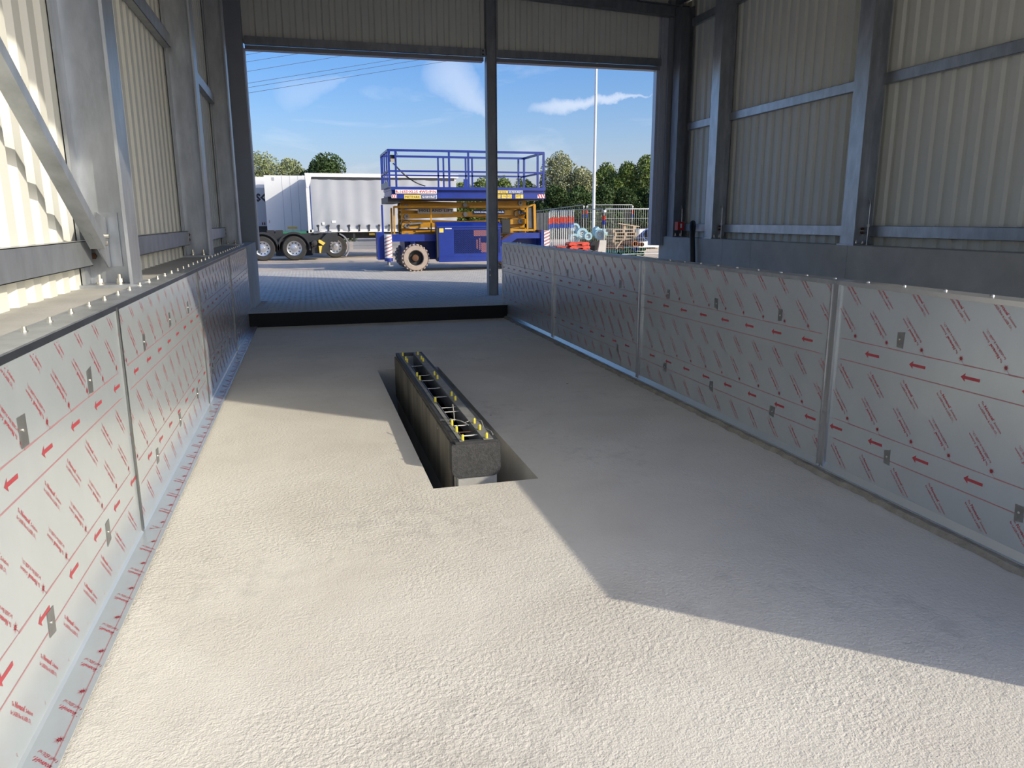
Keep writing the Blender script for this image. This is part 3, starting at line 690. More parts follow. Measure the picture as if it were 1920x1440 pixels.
# ------------------------------------------------------------------ scissor lift
LY, LF = 25.0, 27.45
def RC(xa, ya, xb, yb, Y=LY):
    a = at(xa, ya, Y); b = at(xb, yb, Y); return a.x, b.x, b.z, a.z
def flat(parent, name, m, xa, ya, xb, yb, Y, th=.004):
    x0, x1, z0, z1 = RC(xa, ya, xb, yb, Y); return MB().box(x0, x1, Y-th, Y, z0, z1).build(name, m, parent)
def fit_text(parent, body, m, xa, ya, xb, yb, Y, bold=False):
    x0, x1, z0, z1 = RC(xa, ya, xb, yb, Y); return sign_text(parent, body, x0, x1, z0, z1, Y, m, bold)
lift = empty('scissor_lift', (5.2, 26.2, 0), 'blue and yellow scissor lift with railed platform parked behind the gateway', 'scissor lift')
dx0, dx1, dz0, dz1 = RC(733, 350, 1022, 373)
zA, zB = at(733, 356, LY).z, at(733, 363.5, LY).z
dk = MB().box(dx0, dx1, LY-.04, LF, zA, dz1).box(dx0+.02, dx1-.02, LY+.06, LF-.05, zB, zA).box(dx0, dx1, LY-.02, LF, dz0, zB).build('deck', 'blue', lift)
MB().box(dx0+.05, dx1-.05, LY+.1, LF-.1, dz0-.03, dz0).build('deck_underside', 'chassis', lift)
flat(dk, 'sticker', 'sticker_white', 741, 355.5, 819, 363.2, LY-.04); fit_text(dk, 'B-165DXL25 4WD/P/N', 'sticker_red', 742, 356.5, 818, 362.4, LY-.046, True)
flat(dk, 'sticker', 'sticker_yellow', 757.7, 365, 789, 373.2, LY-.021); fit_text(dk, 'MIETPARK', 'chassis', 759.5, 367, 787.5, 371.6, LY-.027)
flat(dk, 'sticker', 'sticker_white', 789, 365, 819, 373.2, LY-.021); flat(dk, 'sticker', 'navy', 789.8, 365.8, 818.2, 372.6, LY-.026); fit_text(dk, 'GUSHURST', 'sticker_white', 791, 367, 817, 371.4, LY-.031, True)
flat(dk, 'sticker', 'sticker_yellow', 925, 357, 952, 362.8, LY-.04); fit_text(dk, 'MIETPARK', 'chassis', 927, 358.4, 950.5, 361.8, LY-.046)
flat(dk, 'sticker', 'sticker_white', 952, 357, 980, 362.8, LY-.04); flat(dk, 'sticker', 'navy', 952.6, 357.6, 979.4, 362.3, LY-.045); fit_text(dk, 'GUSHURST', 'sticker_white', 953.6, 358.4, 978.4, 361.6, LY-.05, True)
for a, b in ((930, 939), (940, 949.5), (950.5, 959.5), (966.5, 975), (976, 981)): flat(dk, 'sticker', 'sticker_yellow', a, 364.6, b, 372, LY-.021)
for tx, a, b in (('0221', 931, 941), ('-96', 942, 949), ('302-', 951, 959), ('307', 967, 974.5)): fit_text(dk, tx, 'chassis', a, 366, b, 370.5, LY-.027)
for (xa, xb) in ((1008, 1021.5), (734, 744)):
    st = flat(dk, 'hazard_plate', 'sticker_white', xa, 364.5, xb, 371.5, LY-.021); x0, x1, z0, z1 = RC(xa, 364.5, xb, 371.5, LY-.021)
    for i in range(3):
        u = x0+(x1-x0)*(i*.36); w = (x1-x0)*.17; sh = (x1-x0)*.22
        MB().add([(min(u+sh, x1), LY-.027, z0), (min(u+sh+w, x1), LY-.027, z0), (min(u+w, x1), LY-.027, z1), (u, LY-.027, z1)], [(0,1,2,3)]).build('hazard_stripe', 'sticker_red', st, fix=False)
# rails
zT, zM, zD = at(850, 283.5, LY).z, at(850, 321.8, LY).z, dz1
XL, XR = at(729.5, 320, LY).x, at(1019.5, 320, LY).x
rw = .06
def rail(p, q, w=rw, n='rail'): MB().bar(p, q, w).build(n, 'blue', lift)
for Y in (LY+.03, LF-.03):
    rail((XL, Y, zT), (XR, Y, zT), .07); rail((XL, Y, zM), (XR, Y, zM), .055)
for X in (XL, XR):
    rail((X, LY+.03, zT), (X, LF-.03, zT), .07); rail((X, LY+.03, zM), (X, LF-.03, zM), .055)
for px in (742.5, 842.5, 878.5, 921, 1008.5): rail((at(px, 320, LY).x, LY+.03, zD), (at(px, 320, LY).x, LY+.03, zT), .06, 'post')
for px in (821.5, 831.5, 873, 885, 930, 971.5): rail((at(px, 330, LF).x, LF-.03, zD), (at(px, 330, LF).x, LF-.03, zT), .055, 'post')
for X in (XL, XR):
    for Y in (LY+.03, LF-.03): rail((X, Y, zD), (X, Y, zT), .065, 'post')
for Y in (25.7, 26.4, 27.0): rail((XL, Y, zD), (XL, Y, zT), .045, 'post')
for X in (XL-.02,): MB().box(X-.02, X+.02, LY, LF, dz1-.02, dz1+.17).build('toe_board', 'galv_dark', lift)
MB().box(XL-.06, dx0+.3, LY+.12, LF-.12, dz0-.14, dz0+.06).build('end_box', 'chassis', lift)
x0, x1, z0, z1 = RC(730, 290, 742, 304, LY+.1)
cb = MB().prism([(LY+.02,z0),(LY+.3,z0+.05),(LY+.3,z1),(LY+.12,z1)], 'x', x0, x1).build('control_box', 'chassis', lift)
MB().box(x0+.02, x1-.02, LY+.0, LY+.02, z0, z0+.1).build('control_face', 'sticker_grey', cb)
MB().tube([(x0, LY+.05, z1), (x0+.02, LY+.05, z1+.16), (x1, LY+.05, z1+.16), (x1+.05, LY+.05, z1)], .012, 6).build('control_guard', 'chassis', cb)
cp = []
p, q = at(737, 306, LY+.3), at(797, 349, LY+.3)
for i in range(121):
    a = i/120; c = p.lerp(q, a); cp.append((c.x+.03*math.cos(i*1.6), c.y+.03*math.sin(i*1.6), c.z-.12*math.sin(math.pi*a)))
MB().tube(cp, .012, 5).build('coil_cable', 'black', lift)
MB().box(*RC(869, 336, 876, 352, LY+.02)[:2], LY-.03, LY+.03, *RC(869, 336, 876, 352, LY+.02)[2:]).build('gate_latch_post', 'blue', lift)
# scissor pack
za, zb = at(760, 446, 26.05).z, dz0-.03
xa_, xb_ = at(752, 410, 26.05).x, at(986, 410, 26.05).x
nl = 4; hh = (zb-za)/nl
for Yp_ in (26.05, 26.95):
    for k in range(nl):
        z = za+hh*(k+.5); dzv = hh*.22
        MB().bar((xa_, Yp_, z-dzv), (xb_, Yp_, z+dzv), .09, hh*.56).build('scissor_arm', 'yellow', lift)
        MB().bar((xa_+.02, Yp_+.13, z+dzv), (xb_-.02, Yp_+.13, z-dzv), .09, hh*.56).build('scissor_arm', 'yellow', lift)
        MB().cyl(((xa_+xb_)/2, Yp_-.09, z), ((xa_+xb_)/2, Yp_+.2, z), .075, 12).build('pivot_pin', 'galv_dark', lift)
        for xx in (xa_+.18, xb_-.22): MB().pipe((xx, Yp_-.08, z+(dzv if xx > 4 else -dzv)), (xx, Yp_-.045, z+(dzv if xx > 4 else -dzv)), .085, .035, 14).build('end_pin', 'galv_dark', lift)
for k in range(nl):
    z = za+hh*(k+.5)
    for xx in (xa_+.1, xb_-.1): MB().cyl((xx, 26.05, z), (xx, 27.05, z), .05, 10).build('cross_tube', 'yellow', lift)
flat(lift, 'name_plate', 'sticker_grey', 783, 391, 850, 400.5, 25.985); fit_text(lift, 'HOLLAND LIFT', 'chassis', 786, 392, 849, 397.5, 25.978, True)
flat(lift, 'name_plate', 'navy', 887, 394, 946, 401.5, 25.985); fit_text(lift, 'www.mietpark-gushurst.de', 'sticker_white', 889, 395.5, 945, 400, 25.348)
# yellow guard frames
def yb(p, q, w=.055): MB().bar(at(*p), at(*q), w).build('guard_frame', 'yellow', lift)
GY = 25.7
yb((739, 388, GY), (862, 388, GY), .07); yb((738.5, 387, GY), (739.5, 446, GY)); yb((733.5, 390, GY+.6), (735, 444, GY+.6)); yb((808, 388, GY), (808.5, 436, GY), .04); yb((738, 442, GY), (800, 443, GY)); yb((880, 388, GY), (990, 387.5, GY), .07)
yb((1001.5, 383, GY), (1003, 437, GY), .09); yb((988, 386, GY), (989, 434, GY), .06); yb((975, 391, GY), (1002, 383.5, GY), .06); yb((955, 431, GY), (1003, 431.5, GY), .07)
x0, x1, z0, z1 = RC(989.5, 389, 999.5, 428, GY+.02); MB().box(x0, x1, GY+.01, GY+.02, z0, z1).build('mesh_panel', 'sheet_dark', lift)
# hydraulic hoses at the arm ends
for (px, py) in ((762, 420), (972, 400)):
    c = at(px, py, 25.93); MB().tube([(c.x+.16*math.cos(t), 25.93, c.z+.12*math.sin(t)) for t in [i*.35 for i in range(14)]], .018, 6).build('hydraulic_hose', 'chassis', lift)
    MB().bar((c.x+.1, 25.93, c.z), (c.x+.55, 25.93, c.z+.03), .05).build('hydraulic_valve', 'galv_dark', lift)
# engine housing
EY = 24.86
x0, x1, z0, z1 = RC(822, 425, 939, 488, EY); zt = at(830, 418, EY+.3).z
hs = MB().prism([(EY,z0),(EY+.75,z0),(EY+.75,zt),(EY+.28,zt),(EY,z1)], 'x', x0, x1).build('engine_cover', 'blue', lift)
MB().prism([(EY-.03,z1-.03),(EY-.03,z1+.02),(EY+.28,zt+.03),(EY+.78,zt+.03),(EY+.78,zt),(EY+.28,zt),(EY,z1-.03)], 'x', x0-.06, x1+.03).build('cover_lid', 'blue', lift)
MB().box(x0-.02, x1+.03, EY-.05, EY, z0-.02, z0+.14).build('cover_sill', 'blue', lift)
MB().box(x0-.07, x0-.01, EY-.01, EY+.12, z0, z1).build('cover_gap', 'chassis', lift)
gx0, gx1, gz0, gz1 = RC(852, 430.5, 937, 473.5, EY)
gr = MB().box(gx0, gx1, EY-.006, EY, gz0, gz1).build('grille_shade', 'inside_shade', hs)  # dark sheet painted as the shade in the housing behind the mesh
for (a, b, c, d) in ((888, 431.5, 914, 442.5), (893, 449, 896, 466), (898, 446, 901, 468), (902, 455, 913, 473), (930, 431.5, 934, 458)): flat(hs, 'sticker', 'orange', a, b, c, d, EY-.006)
mb = MB(); n = 26
for i in range(-14, n+1):
    u = gx0+(gx1-gx0)*i/n
    for s in (1, -1):
        a, b = (u, u+(gz1-gz0)*.9) if s > 0 else (u+(gz1-gz0)*.9, u)
        pa, pb = Vector((a, EY-.016, gz0)), Vector((b, EY-.016, gz1))
        if pa.x > pb.x: pa, pb = pb, pa
        if pb.x <= gx0 or pa.x >= gx1: continue
        d_ = pb-pa
        if pa.x < gx0: pa = pa+d_*((gx0-pa.x)/d_.x)
        if pb.x > gx1: pb = pa+(pb-pa)*((gx1-pa.x)/(pb.x-pa.x))
        mb.bar(pa, pb, .012, .006, up=(0,1,0))
mb.build('expanded_mesh', 'blue', hs)
flat(hs, 'sticker', 'sticker_yellow', 823.5, 428, 831.5, 436, EY); flat(hs, 'sticker', 'sticker_white', 834, 427.4, 847, 429.6, EY)
# chassis
MB().box(*RC(722, 440, 822, 452, 25.15)[:2], 25.15, 27.2, *RC(722, 440, 822, 452, 25.15)[2:]).build('chassis_beam', 'blue', lift)
cx0, cx1, cz0, cz1 = RC(760, 448, 1010, 486, 25.5); MB().box(cx0, cx1, 25.75, 27.1, cz0+.05, cz1).build('chassis_frame', 'blue', lift)
x0, x1, z0, z1 = RC(940, 437, 1017, 461, 25.15)
MB().prism([(x0,z0),(x0+.15,z0),(x0+.55,z0+.26),(x1,z0+.26),(x1,z1),(x0+.45,z1),(x0,z0+.2)], 'y', 25.15, 25.6).build('outrigger_arm', 'blue', lift)
MB().box(x1-.06, x1+.02, 25.1, 25.7, z0-.6, z1+.1).build('outrigger_end', 'blue', lift)
hp = flat(lift, 'hazard_plate', 'sticker_white', 1020, 432, 1030, 473, 25.1, .02); hx0, hx1, hz0, hz1 = RC(1020, 432, 1030, 473, 25.1)
for i in range(7):
    z = hz0+i*(hz1-hz0)/6.6; MB().add([(hx0,25.078,z),(hx1,25.078,min(z+.09, hz1)),(hx1,25.078,min(z+.15, hz1)),(hx0,25.078,min(z+.06, hz1))], [(0,1,2,3)]).build('hazard_stripe', 'ink_line', hp, fix=False)
x0, x1, z0, z1 = RC(707, 436, 722, 487, 25.2); MB().box(x0, x1, 25.2, 25.8, z0, z1).build('outrigger_box', 'blue', lift)
x0, x1, z0, z1 = RC(714.5, 384, 720, 440, 25.25); MB().box(x0, x1, 25.25, 25.35, z0, z1).build('outrigger_mast', 'blue', lift)
x0, x1, z0, z1 = RC(720.5, 440, 737, 489, 25.0); oc = Vector(((x0+x1)/2, 25.0+(x1-x0)/2, 0)); orr = (x1-x0)/2
oj = MB().cyl((oc.x, oc.y, z0), (oc.x, oc.y, z1), orr, 20).build('outrigger_jack', 'sticker_white', lift, smooth=True)
for k in range(7):
    mb = MB(); vs_ = []; fs = []; zr = (z1-z0-.12)
    for i in range(25):
        a = math.pi+math.pi*i/24; zz = z0+.12+zr*(k/6.5)-.25*zr*(1-i/24)*.8+.02
        for dz in (0, zr*.062): vs_.append((oc.x+(orr+.003)*math.cos(a), oc.y+(orr+.003)*math.sin(a), max(z0+.1, min(z1, zz+dz))))
    mb.add(vs_, [(2*i, 2*i+2, 2*i+3, 2*i+1) for i in range(24)]).build('hazard_stripe', 'ink_line', oj, fix=False)
MB().cyl((oc.x, oc.y, z0-.02), (oc.x, oc.y, z0+.09), orr+.012, 20).build('jack_collar', 'blue', oj)
MB().cyl((oc.x, oc.y, z0-.14), (oc.x, oc.y, z0), .06, 10).cyl((oc.x, oc.y, z0-.18), (oc.x, oc.y, z0-.14), .16, 14).build('jack_foot', 'galv_dark', oj)
pv = at(776, 450, 25.2); MB().cyl((pv.x, 25.35, pv.z-.2), (pv.x, 25.35, pv.z+.1), .1, 14).build('king_pin', 'blue', lift)
def lift_wheel(c, s):
    w = empty('x', c); bpy.data.objects.remove(w)
    tw = .34; r = .435
    ty = MB().lathe([(.25,0),(.27,-.03*1),(.40,-.025),(r-.02,.03),(r,.06),(r,tw-.06),(r-.02,tw-.03),(.40,tw),(.27,tw),(.25,tw-.02)], c, (0,s,0), 32).build('tyre', 'rubber_dusty', lift, smooth=True)
    mb = MB()
    for i in range(22):
        a = 2*math.pi*i/22
        for (h0, h1, sh) in ((-.01, tw*.48, 0), (tw*.52, tw+.01, .14)):
            e = Vector((math.cos(a+sh), 0, math.sin(a+sh))); ee = Vector((-e.z, 0, e.x))
            b0 = Vector(c)+e*(r+.004)+Vector((0, s*h0, 0)); b1 = Vector(c)+e*(r+.004)+Vector((0, s*h1, 0)); mb.bar(b0, b1, .055, .04, up=e)
    mb.build('tread_block', 'rubber_dusty', ty)
    MB().lathe([(.26,.02),(.24,.02),(.22,.16),(.0,.16)], c, (0,s,0), 24).build('rim', 'chassis', ty, smooth=True)
    MB().lathe([(.12,.15),(.11,.07),(.05,.05),(0,.05)], c, (0,s,0), 14).build('hub', 'rust', ty, smooth=True)
wx = at(779.5, 484, 25.1).x
for (x, yy, s) in ((wx, 25.08, 1), (wx+3.55, 25.08, 1), (wx, 27.3, -1), (wx+3.55, 27.3, -1)): lift_wheel((x, yy, .437), s)
x0, x1, z0, z1 = RC(939.5, 411, 957, 438, 25.0)
MB().box(x0, x1, 25.0, 25.12, z0, z1).box(x0+.03, x1-.03, 24.98, 25.0, z0+.04, z1-.04).build('rear_guard', 'black', lift)
MB().box(*RC(935, 462, 944, 490, 25.0)[:2], 25.0, 25.3, *RC(935, 462, 944, 490, 25.0)[2:]).build('step_bracket', 'blue', lift)
# ------------------------------------------------------------------ trailers and truck
TY = 35.0
tr = empty('curtain_trailer', (3.4, TY+1.2, 0), 'white trailer with a long grey side curtain parked left of the lift', 'trailer')
x0, x1, z0, z1 = RC(580, 336, 857, 431, TY)
mb = MB(); nx, nz = 70, 16; vs_ = []
for j in range(nz+1):
    for i in range(nx+1):
        u, v = i/nx, j/nz; low = max(0, .25-v)/.25
        d = .012*math.sin(u*60)+.02*math.sin(u*9+v*2)+low*.03*math.sin(u*34+v*16)+.03*math.exp(-((u-.03-.10*v)/.02)**2)*(1-v)
        vs_.append((x0+(x1-x0)*u, TY-.02-d, z0+(z1-z0)*v))
mb.add(vs_, [(j*(nx+1)+i, j*(nx+1)+i+1, (j+1)*(nx+1)+i+1, (j+1)*(nx+1)+i) for j in range(nz) for i in range(nx)])
mb.build('side_curtain', 'curtain', tr, smooth=True)
MB().box(x0-.02, x1, TY+.03, TY+2.5, z0, z1+.15).build('body', 'white', tr)
rx0, rx1, rz0, rz1 = RC(571, 326, 858, 331, TY); MB().box(rx0, x1+.1, TY-.06, TY+2.55, z1+.10, z1+.26).build('roof_rail', 'white', tr)
MB().box(x0, x1-.1, TY-.03, TY, z1-.01, z1+.10).build('rail_gap', 'chassis', tr)
MB().prism([(rx0,z1+.26),(x0+.12,z1+.26),(x0+.04,z1-.12),(x0-.04,z1-.35),(rx0+.04,z1-.35)], 'y', TY-.07, TY+.2).build('corner_cap', 'white', tr)
MB().box(rx0+.02, x0-.03, TY-.05, TY+.2, z0-.1, z1).build('corner_post', 'white', tr)
MB().box(x0-.03, x0+.02, TY-.045, TY, z0, z1-.1).build('post_edge', 'navy', tr)
MB().box(x0-.1, x1, TY-.05, TY+.1, z0-.06, z0+.06).build('bottom_rail', 'white', tr)
for px in (596.7, 616, 635.5, 654.5, 673.6, 692, 710.5, 729, 747, 766, 785, 804, 822, 840):
    c = at(px, 424, TY); MB().box(c.x-.025, c.x+.025, TY-.09, TY-.055, z0-.02, z0+.27).box(c.x-.045, c.x+.045, TY-.1, TY-.06, z0+.18, z0+.27).build('strap_buckle', 'chassis', tr)
flat(tr, 'sticker', 'sticker_white', 622, 413.5, 630, 418, TY-.07); flat(tr, 'sticker', 'sticker_white', 604, 416.5, 609, 421.5, TY-.07)
MB().box(x0, x1, TY+.5, TY+2.0, z0-.35, z0-.06).build('underframe', 'chassis', tr)
flat(tr, 'marker_plate', 'sticker_yellow', 692, 437, 703, 441, TY+.3)
sx0, sx1, sz0, sz1 = RC(662, 453, 760, 466, TY); MB().box(sx0, sx1, TY, TY+.05, sz0, sz1).build('side_guard', 'alu', tr); MB().box(sx0, sx1, TY-.01, TY, (sz0+sz1)/2-.015, (sz0+sz1)/2+.015).build('guard_line', 'galv_dark', tr)
for px in (664, 715): c = at(px, 445, TY+.1); MB().box(c.x-.05, c.x+.05, TY+.06, TY+.2, sz1, z0-.06).build('guard_bracket', 'chassis', tr)
def truck_wheel(parent, c, r=.51, rim='alu'):
    ty = MB().lathe([(.30,.04),(.31,-.01),(r-.05,-.02),(r-.01,.02),(r,.06),(r,.26),(r-.03,.3),(.3,.3)], c, (0,1,0), 32).build('tyre', 'rubber', parent, smooth=True)
    MB().lathe([(.31,.0),(.285,.01),(.27,.09),(.15,.10),(.14,.03),(.09,.02),(.085,-.03),(0,-.035)], c, (0,1,0), 28).build('rim', rim, ty, smooth=True)
    for i in range(10):
        a = 2*math.pi*i/10; p = Vector(c)+Vector((.225*math.cos(a), .085, .225*math.sin(a))); MB().cyl(p, p+Vector((0, .012, 0))-Vector((0, .02, 0)), .028, 8).build('hand_hole', 'black', ty)
for k in (0, 4.6, 5.9): truck_wheel(tr, (at(629, 462, TY).x+k, TY+.15, .51))
c = at(629, 462, TY); mb = MB(); vs_ = []
for i in range(13):
    a = math.radians(70-i*9.5)
    for r in (.58, .64): vs_ += [(c.x+r*math.cos(a), TY+.1, .5+r*math.sin(a)), (c.x+r*math.cos(a), TY+.5, .5+r*math.sin(a))]
mb.add(vs_, [(4*i+q, 4*i+(1, 3, 0, 2)[q] if 0 else 4*i+((q+1) % 4 if q != 1 else 3), 4*i+4+((q+1) % 4 if q != 1 else 3), 4*i+4+q) for i in range(12) for q in (0,)]+[(4*i+2, 4*i+3, 4*i+7, 4*i+6) for i in range(12)]+[(4*i, 4*i+2, 4*i+6, 4*i+4) for i in range(12)])
mb.build('mudguard', 'alu', tr)
# white swap box, left of the curtain trailer
bx = empty('box_truck', (-.6, 37.5, 0), 'tall plain white box body standing beside the curtain trailer', 'truck body')
x0, x1, z0, z1 = RC(494, 328.5, 584, 433, 37.75)
MB().box(x0, x1, 37.75, 40.2, z0, z1).build('body', 'white', bx)
for px in (531, 546, 561): MB().box(at(px, 380, 37.75).x-.008, at(px, 380, 37.75).x+.008, 37.746, 37.75, z0, z1).build('panel_seam', 'curtain', bx)
flat(bx, 'vent', 'curtain', 509, 332.5, 514, 338.5, 37.75, .01); flat(bx, 'reflector', 'sticker_yellow', 539, 425, 557.5, 429, 37.75, .01); flat(bx, 'hinge', 'wood', 504.5, 413, 506, 418, 37.75, .02)
MB().box(x0+.3, x1, 38.0, 39.9, .02, z0).build('subframe', 'chassis', bx)
b2 = empty('box_trailer', (-3.2, 41.8, 0), 'partly hidden box trailer with black letters SC behind the left jamb', 'trailer')
x0, x1, z0, z1 = RC(425, 331, 520, 424, 40.6)
MB().box(x0, x1, 40.6, 43.0, z0, z1).build('body', 'white', b2)
MB().box(x0, x1, 40.59, 40.6, z0, at(480, 352, 40.6).z).build('grey_band', 'curtain', b2)
fit_text(b2, 'SC', 'black', 478, 362.5, 503, 378.5, 40.585, .05)
flat(b2, 'marker_lamp', 'rust', 491, 417, 493.5, 422, 40.58, .01); flat(b2, 'marker_lamp', 'rust', 495, 417, 497.5, 422, 40.58, .01)
MB().box(x0, x1, 40.9, 42.7, z0-.35, z0).box(x0+.2, x0+.5, 41.1, 42.5, 0.02, z0-.3).build('underframe', 'chassis', b2)
tk = empty('truck_tractor', (-1.2, 34.8, 0), 'black truck chassis with two chrome wheels and wheel arches behind the left jamb', 'truck')
KY = 33.4
x0, x1, z0, z1 = RC(455, 439, 634, 449, KY)
MB().box(x0, x1, KY+.25, KY+.45, z0-.1, z1).build('frame_rail', 'chassis', tk); MB().box(x0, x1, KY+1.2, KY+1.4, z0-.1, z1).build('frame_rail', 'chassis', tk)
for xx in (x0+.6, x0+1.9, x1-.6): MB().box(xx, xx+.12, KY+.45, KY+1.2, z0, z1-.05).build('cross_member', 'chassis', tk)
MB().box(*RC(474, 446, 620, 470, KY+.5)[:2], KY+.6, KY+1.4, .35, z0).build('axle_housing', 'chassis', tk)
for px in (492.5, 552): truck_wheel(tk, (at(px, 465.5, KY).x, KY, .515), .515)
for px in (492.5, 552):
    c = at(px, 465.5, KY); mb = MB(); n = 18; vs_ = []
    for i in range(n+1):
        a = math.radians(-8+i*(196/n))
        for r in (.60, .68):
            vs_ += [(c.x+r*math.cos(a), KY-.05, .515+r*math.sin(a)), (c.x+r*math.cos(a), KY+.5, .515+r*math.sin(a))]
    fs = []
    for i in range(n):
        k = 4*i; fs += [(k, k+4, k+6, k+2), (k+2, k+6, k+7, k+3), (k, k+1, k+5, k+4), (k+1, k+3, k+7, k+5)]
    mb.add(vs_, fs).build('wheel_arch', 'chassis', tk, smooth=True)
x0, x1, z0, z1 = RC(584, 452, 612, 475, KY); MB().prism([(x0,z0),(x1,z0),(x1+.35,z1+.25),(x1+.1,z1+.35),(x0+.3,z1-.05),(x0,z1-.05)], 'y', KY+.05, KY+.6).build('tool_locker', 'chassis', tk)
c = at(589, 456, KY-.1); MB().lathe([(0,-.17),(.1,-.14),(.13,-.05),(.13,.2),(0,.25)], c, (0,1,0), 14).build('air_tank', 'rubber', tk, smooth=True)
x0, x1, z0, z1 = RC(597, 450, 608, 460, KY-.02); wc_ = MB().prism([(x0,z1),(x0+.06,z1+.02),(x1+.05,z0+.1),(x1-.05,z0),(x0,z1-.1)], 'y', KY-.1, KY+.05).prism([(x0,z0-.02),(x0+.14,z0-.02),(x0+.07,z0-.32),(x0+.02,z0-.32)], 'y', KY-.1, KY+.05).build('wheel_chock', 'sticker_yellow', tk)
flat(tk, 'side_lamp', 'orange', 584, 456, 586, 462, KY-.06, .03)
x0, x1, z0, z1 = RC(530, 434, 575, 438, KY+.8); MB().box(x0, x1, KY+.5, KY+1.4, z0, z1).build('coupling_plate', 'pipe_green', tk)
for px in (508, 524): c = at(px, 436, KY+.4); MB().box(c.x-.16, c.x+.14, KY+.3, KY+.6, c.z-.12, c.z+.1).build('valve_block', 'chassis', tk)
for px in (588, 610): c = at(px, 434, KY+.2); MB().cyl((c.x, KY+.2, c.z-.06), (c.x+.25, KY+.2, c.z-.04), .06, 10).build('hose_coupling', 'galv_dark', tk)
# ------------------------------------------------------------------ lamp post, mound, fences
c = at(1112, 446, 36.0)
t = empty('lamp_post', (c.x, 36, .4), 'tall slim white street lamp post beyond the fence', 'lamp post')
MB().cyl((c.x, 36, .4), (c.x, 36, 9.8), .085, 16, .055).build('pole', 'white', t, smooth=True)
MB().cyl((c.x, 36, .4), (c.x, 36, .75), .14, 16).build('base_sleeve', 'white', t)
MB().box(c.x-.12, c.x+.12, 35.4, 36.1, 9.8, 9.92).build('lamp_head', 'trim', t)
gm = MB()
vs_ = [(c.x+(i-6)*.28, 35.2+(j-4)*.35, gz(c.x, 35.2)-.1+.55*max(0, 1-((i-6)/6)**2-((j-4)/4)**2)) for j in range(9) for i in range(13)]
gm.add(vs_, [(j*13+i, j*13+i+1, (j+1)*13+i+1, (j+1)*13+i) for j in range(8) for i in range(12)])
tag(gm.build('earth_mound', 'gravel', smooth=True, fix=False), 'small earth mound at the foot of the lamp post', 'mound')
mb = MB(); rr = random.Random(5)
for i in range(900):
    a = rr.uniform(-1.0, 1.4); yy = 34.7+rr.uniform(-.7, .9); x = c.x+a; zz = gz(x, 35.2)-.1+.55*max(0, 1-(a/1.68)**2-((yy-35.2)/1.4)**2)
    h = rr.uniform(.12, .36); dx = rr.uniform(-.1, .1); mb.add([(x-.012, yy, zz), (x+.012, yy, zz), (x+dx, yy+rr.uniform(-.05, .05), zz+h)], [(0,1,2)])
tag(mb.build('grass_tuft', 'grass', fix=False), 'dry grass growing on the mound under the lamp post', 'grass', kind='stuff')
def fence_panel(a, b, z0a, z0b, h, label, m, bands=(True, True), step=.11, posts=True):
    a, b = Vector((a[0], a[1], 0)), Vector((b[0], b[1], 0)); n = max(2, int((b-a).length/step))
    t = empty('fence_panel', (a.x, a.y, z0a), label, 'fence', 'mesh site fence panels')
    P = lambda u, v: a.lerp(b, u)+Vector((0, 0, z0a+(z0b-z0a)*u+v))
    fr = MB().tube([P(0, 0), P(0, h-.06), P(.02, h), P(.98, h), P(1, h-.06), P(1, 0)], .021, 8); fr.tube([P(0, .05), P(1, .05)], .015, 6); fr.build('frame', m, t, smooth=True)
    for i in range(1, n): MB().bar(P(i/n, .12), P(i/n, h), .0058).build('wire', m, t)
    for v in (.35, .75, 1.15, 1.6): MB().bar(P(0, v), P(1, v), .0058).build('cross_wire', m, t)
    for k, u in enumerate((0, 1)):
        if bands[k]:
            MB().cyl(P(u, h-.48), P(u, h-.28), .034, 10).build('red_band', 'red_paint', t); MB().cyl(P(u, h-.66), P(u, h-.48), .034, 10).build('blue_band', 'blue_band', t)
            MB().box(P(u, 0).x-.04, P(u, 0).x+.06, P(u, 0).y-.03, P(u, 0).y+.03, P(u, h-.14).z, P(u, h-.05).z).build('clamp', m, t)
    MB().box(P(0, 0).x-.12, P(0, 0).x+.12, a.y-.3, a.y+.3, gz(a.x, a.y), gz(a.x, a.y)+.14).build('foot_block', 'concrete', t)
    return t
pA = at(1134, 393, 31.0); pB = at(1030, 397, 36.4); pC = at(1240, 393, 31.0)
fence_panel((pA.x, 31.0), (pC.x, 31.0), .10, .10, 2.0, 'bright site fence panel running right to the gateway jamb, in front of the pipes', 'fence', (True, False), .107)
fence_panel((pB.x, 36.4), (pA.x-.05, 31.05), .10, .10, 2.0, 'site fence panel running back to the left from the banded post', 'fence_dull', (False, True), .16)
q0, q1 = at(1003, 396, 40.0), at(1094.5, 384, 38.0); q2, q3 = at(1100.5, 384, 38.0), at(1186, 384, 38.0)
fence_panel((q0.x, 40.0), (q1.x, 38.0), q0.z-2, q1.z-2, 2.0, 'sloping rear site fence panel left of the lamp post', 'fence_dull', (False, True), .13)
fence_panel((q2.x, 38.0), (q3.x, 38.0), q2.z-2, q3.z-2, 2.0, 'rear site fence panel with banded posts right of the lamp post', 'fence_dull', (True, True), .11)
x0, x1, z0, z1 = RC(1003, 399, 1029, 436, 37.2); sc_ = empty('screen_sheet', ((x0+x1)/2, 37.2, z0), 'dark ribbed screen sheet leaning on the fence behind the lift', 'screen')
for i in range(8): u = x0+(x1-x0)*i/8; MB().box(u, u+(x1-x0)/8-.012, 37.2-.02*(i % 2), 37.25, .1, z1).build('screen_rib', 'sheet_dark', sc_)
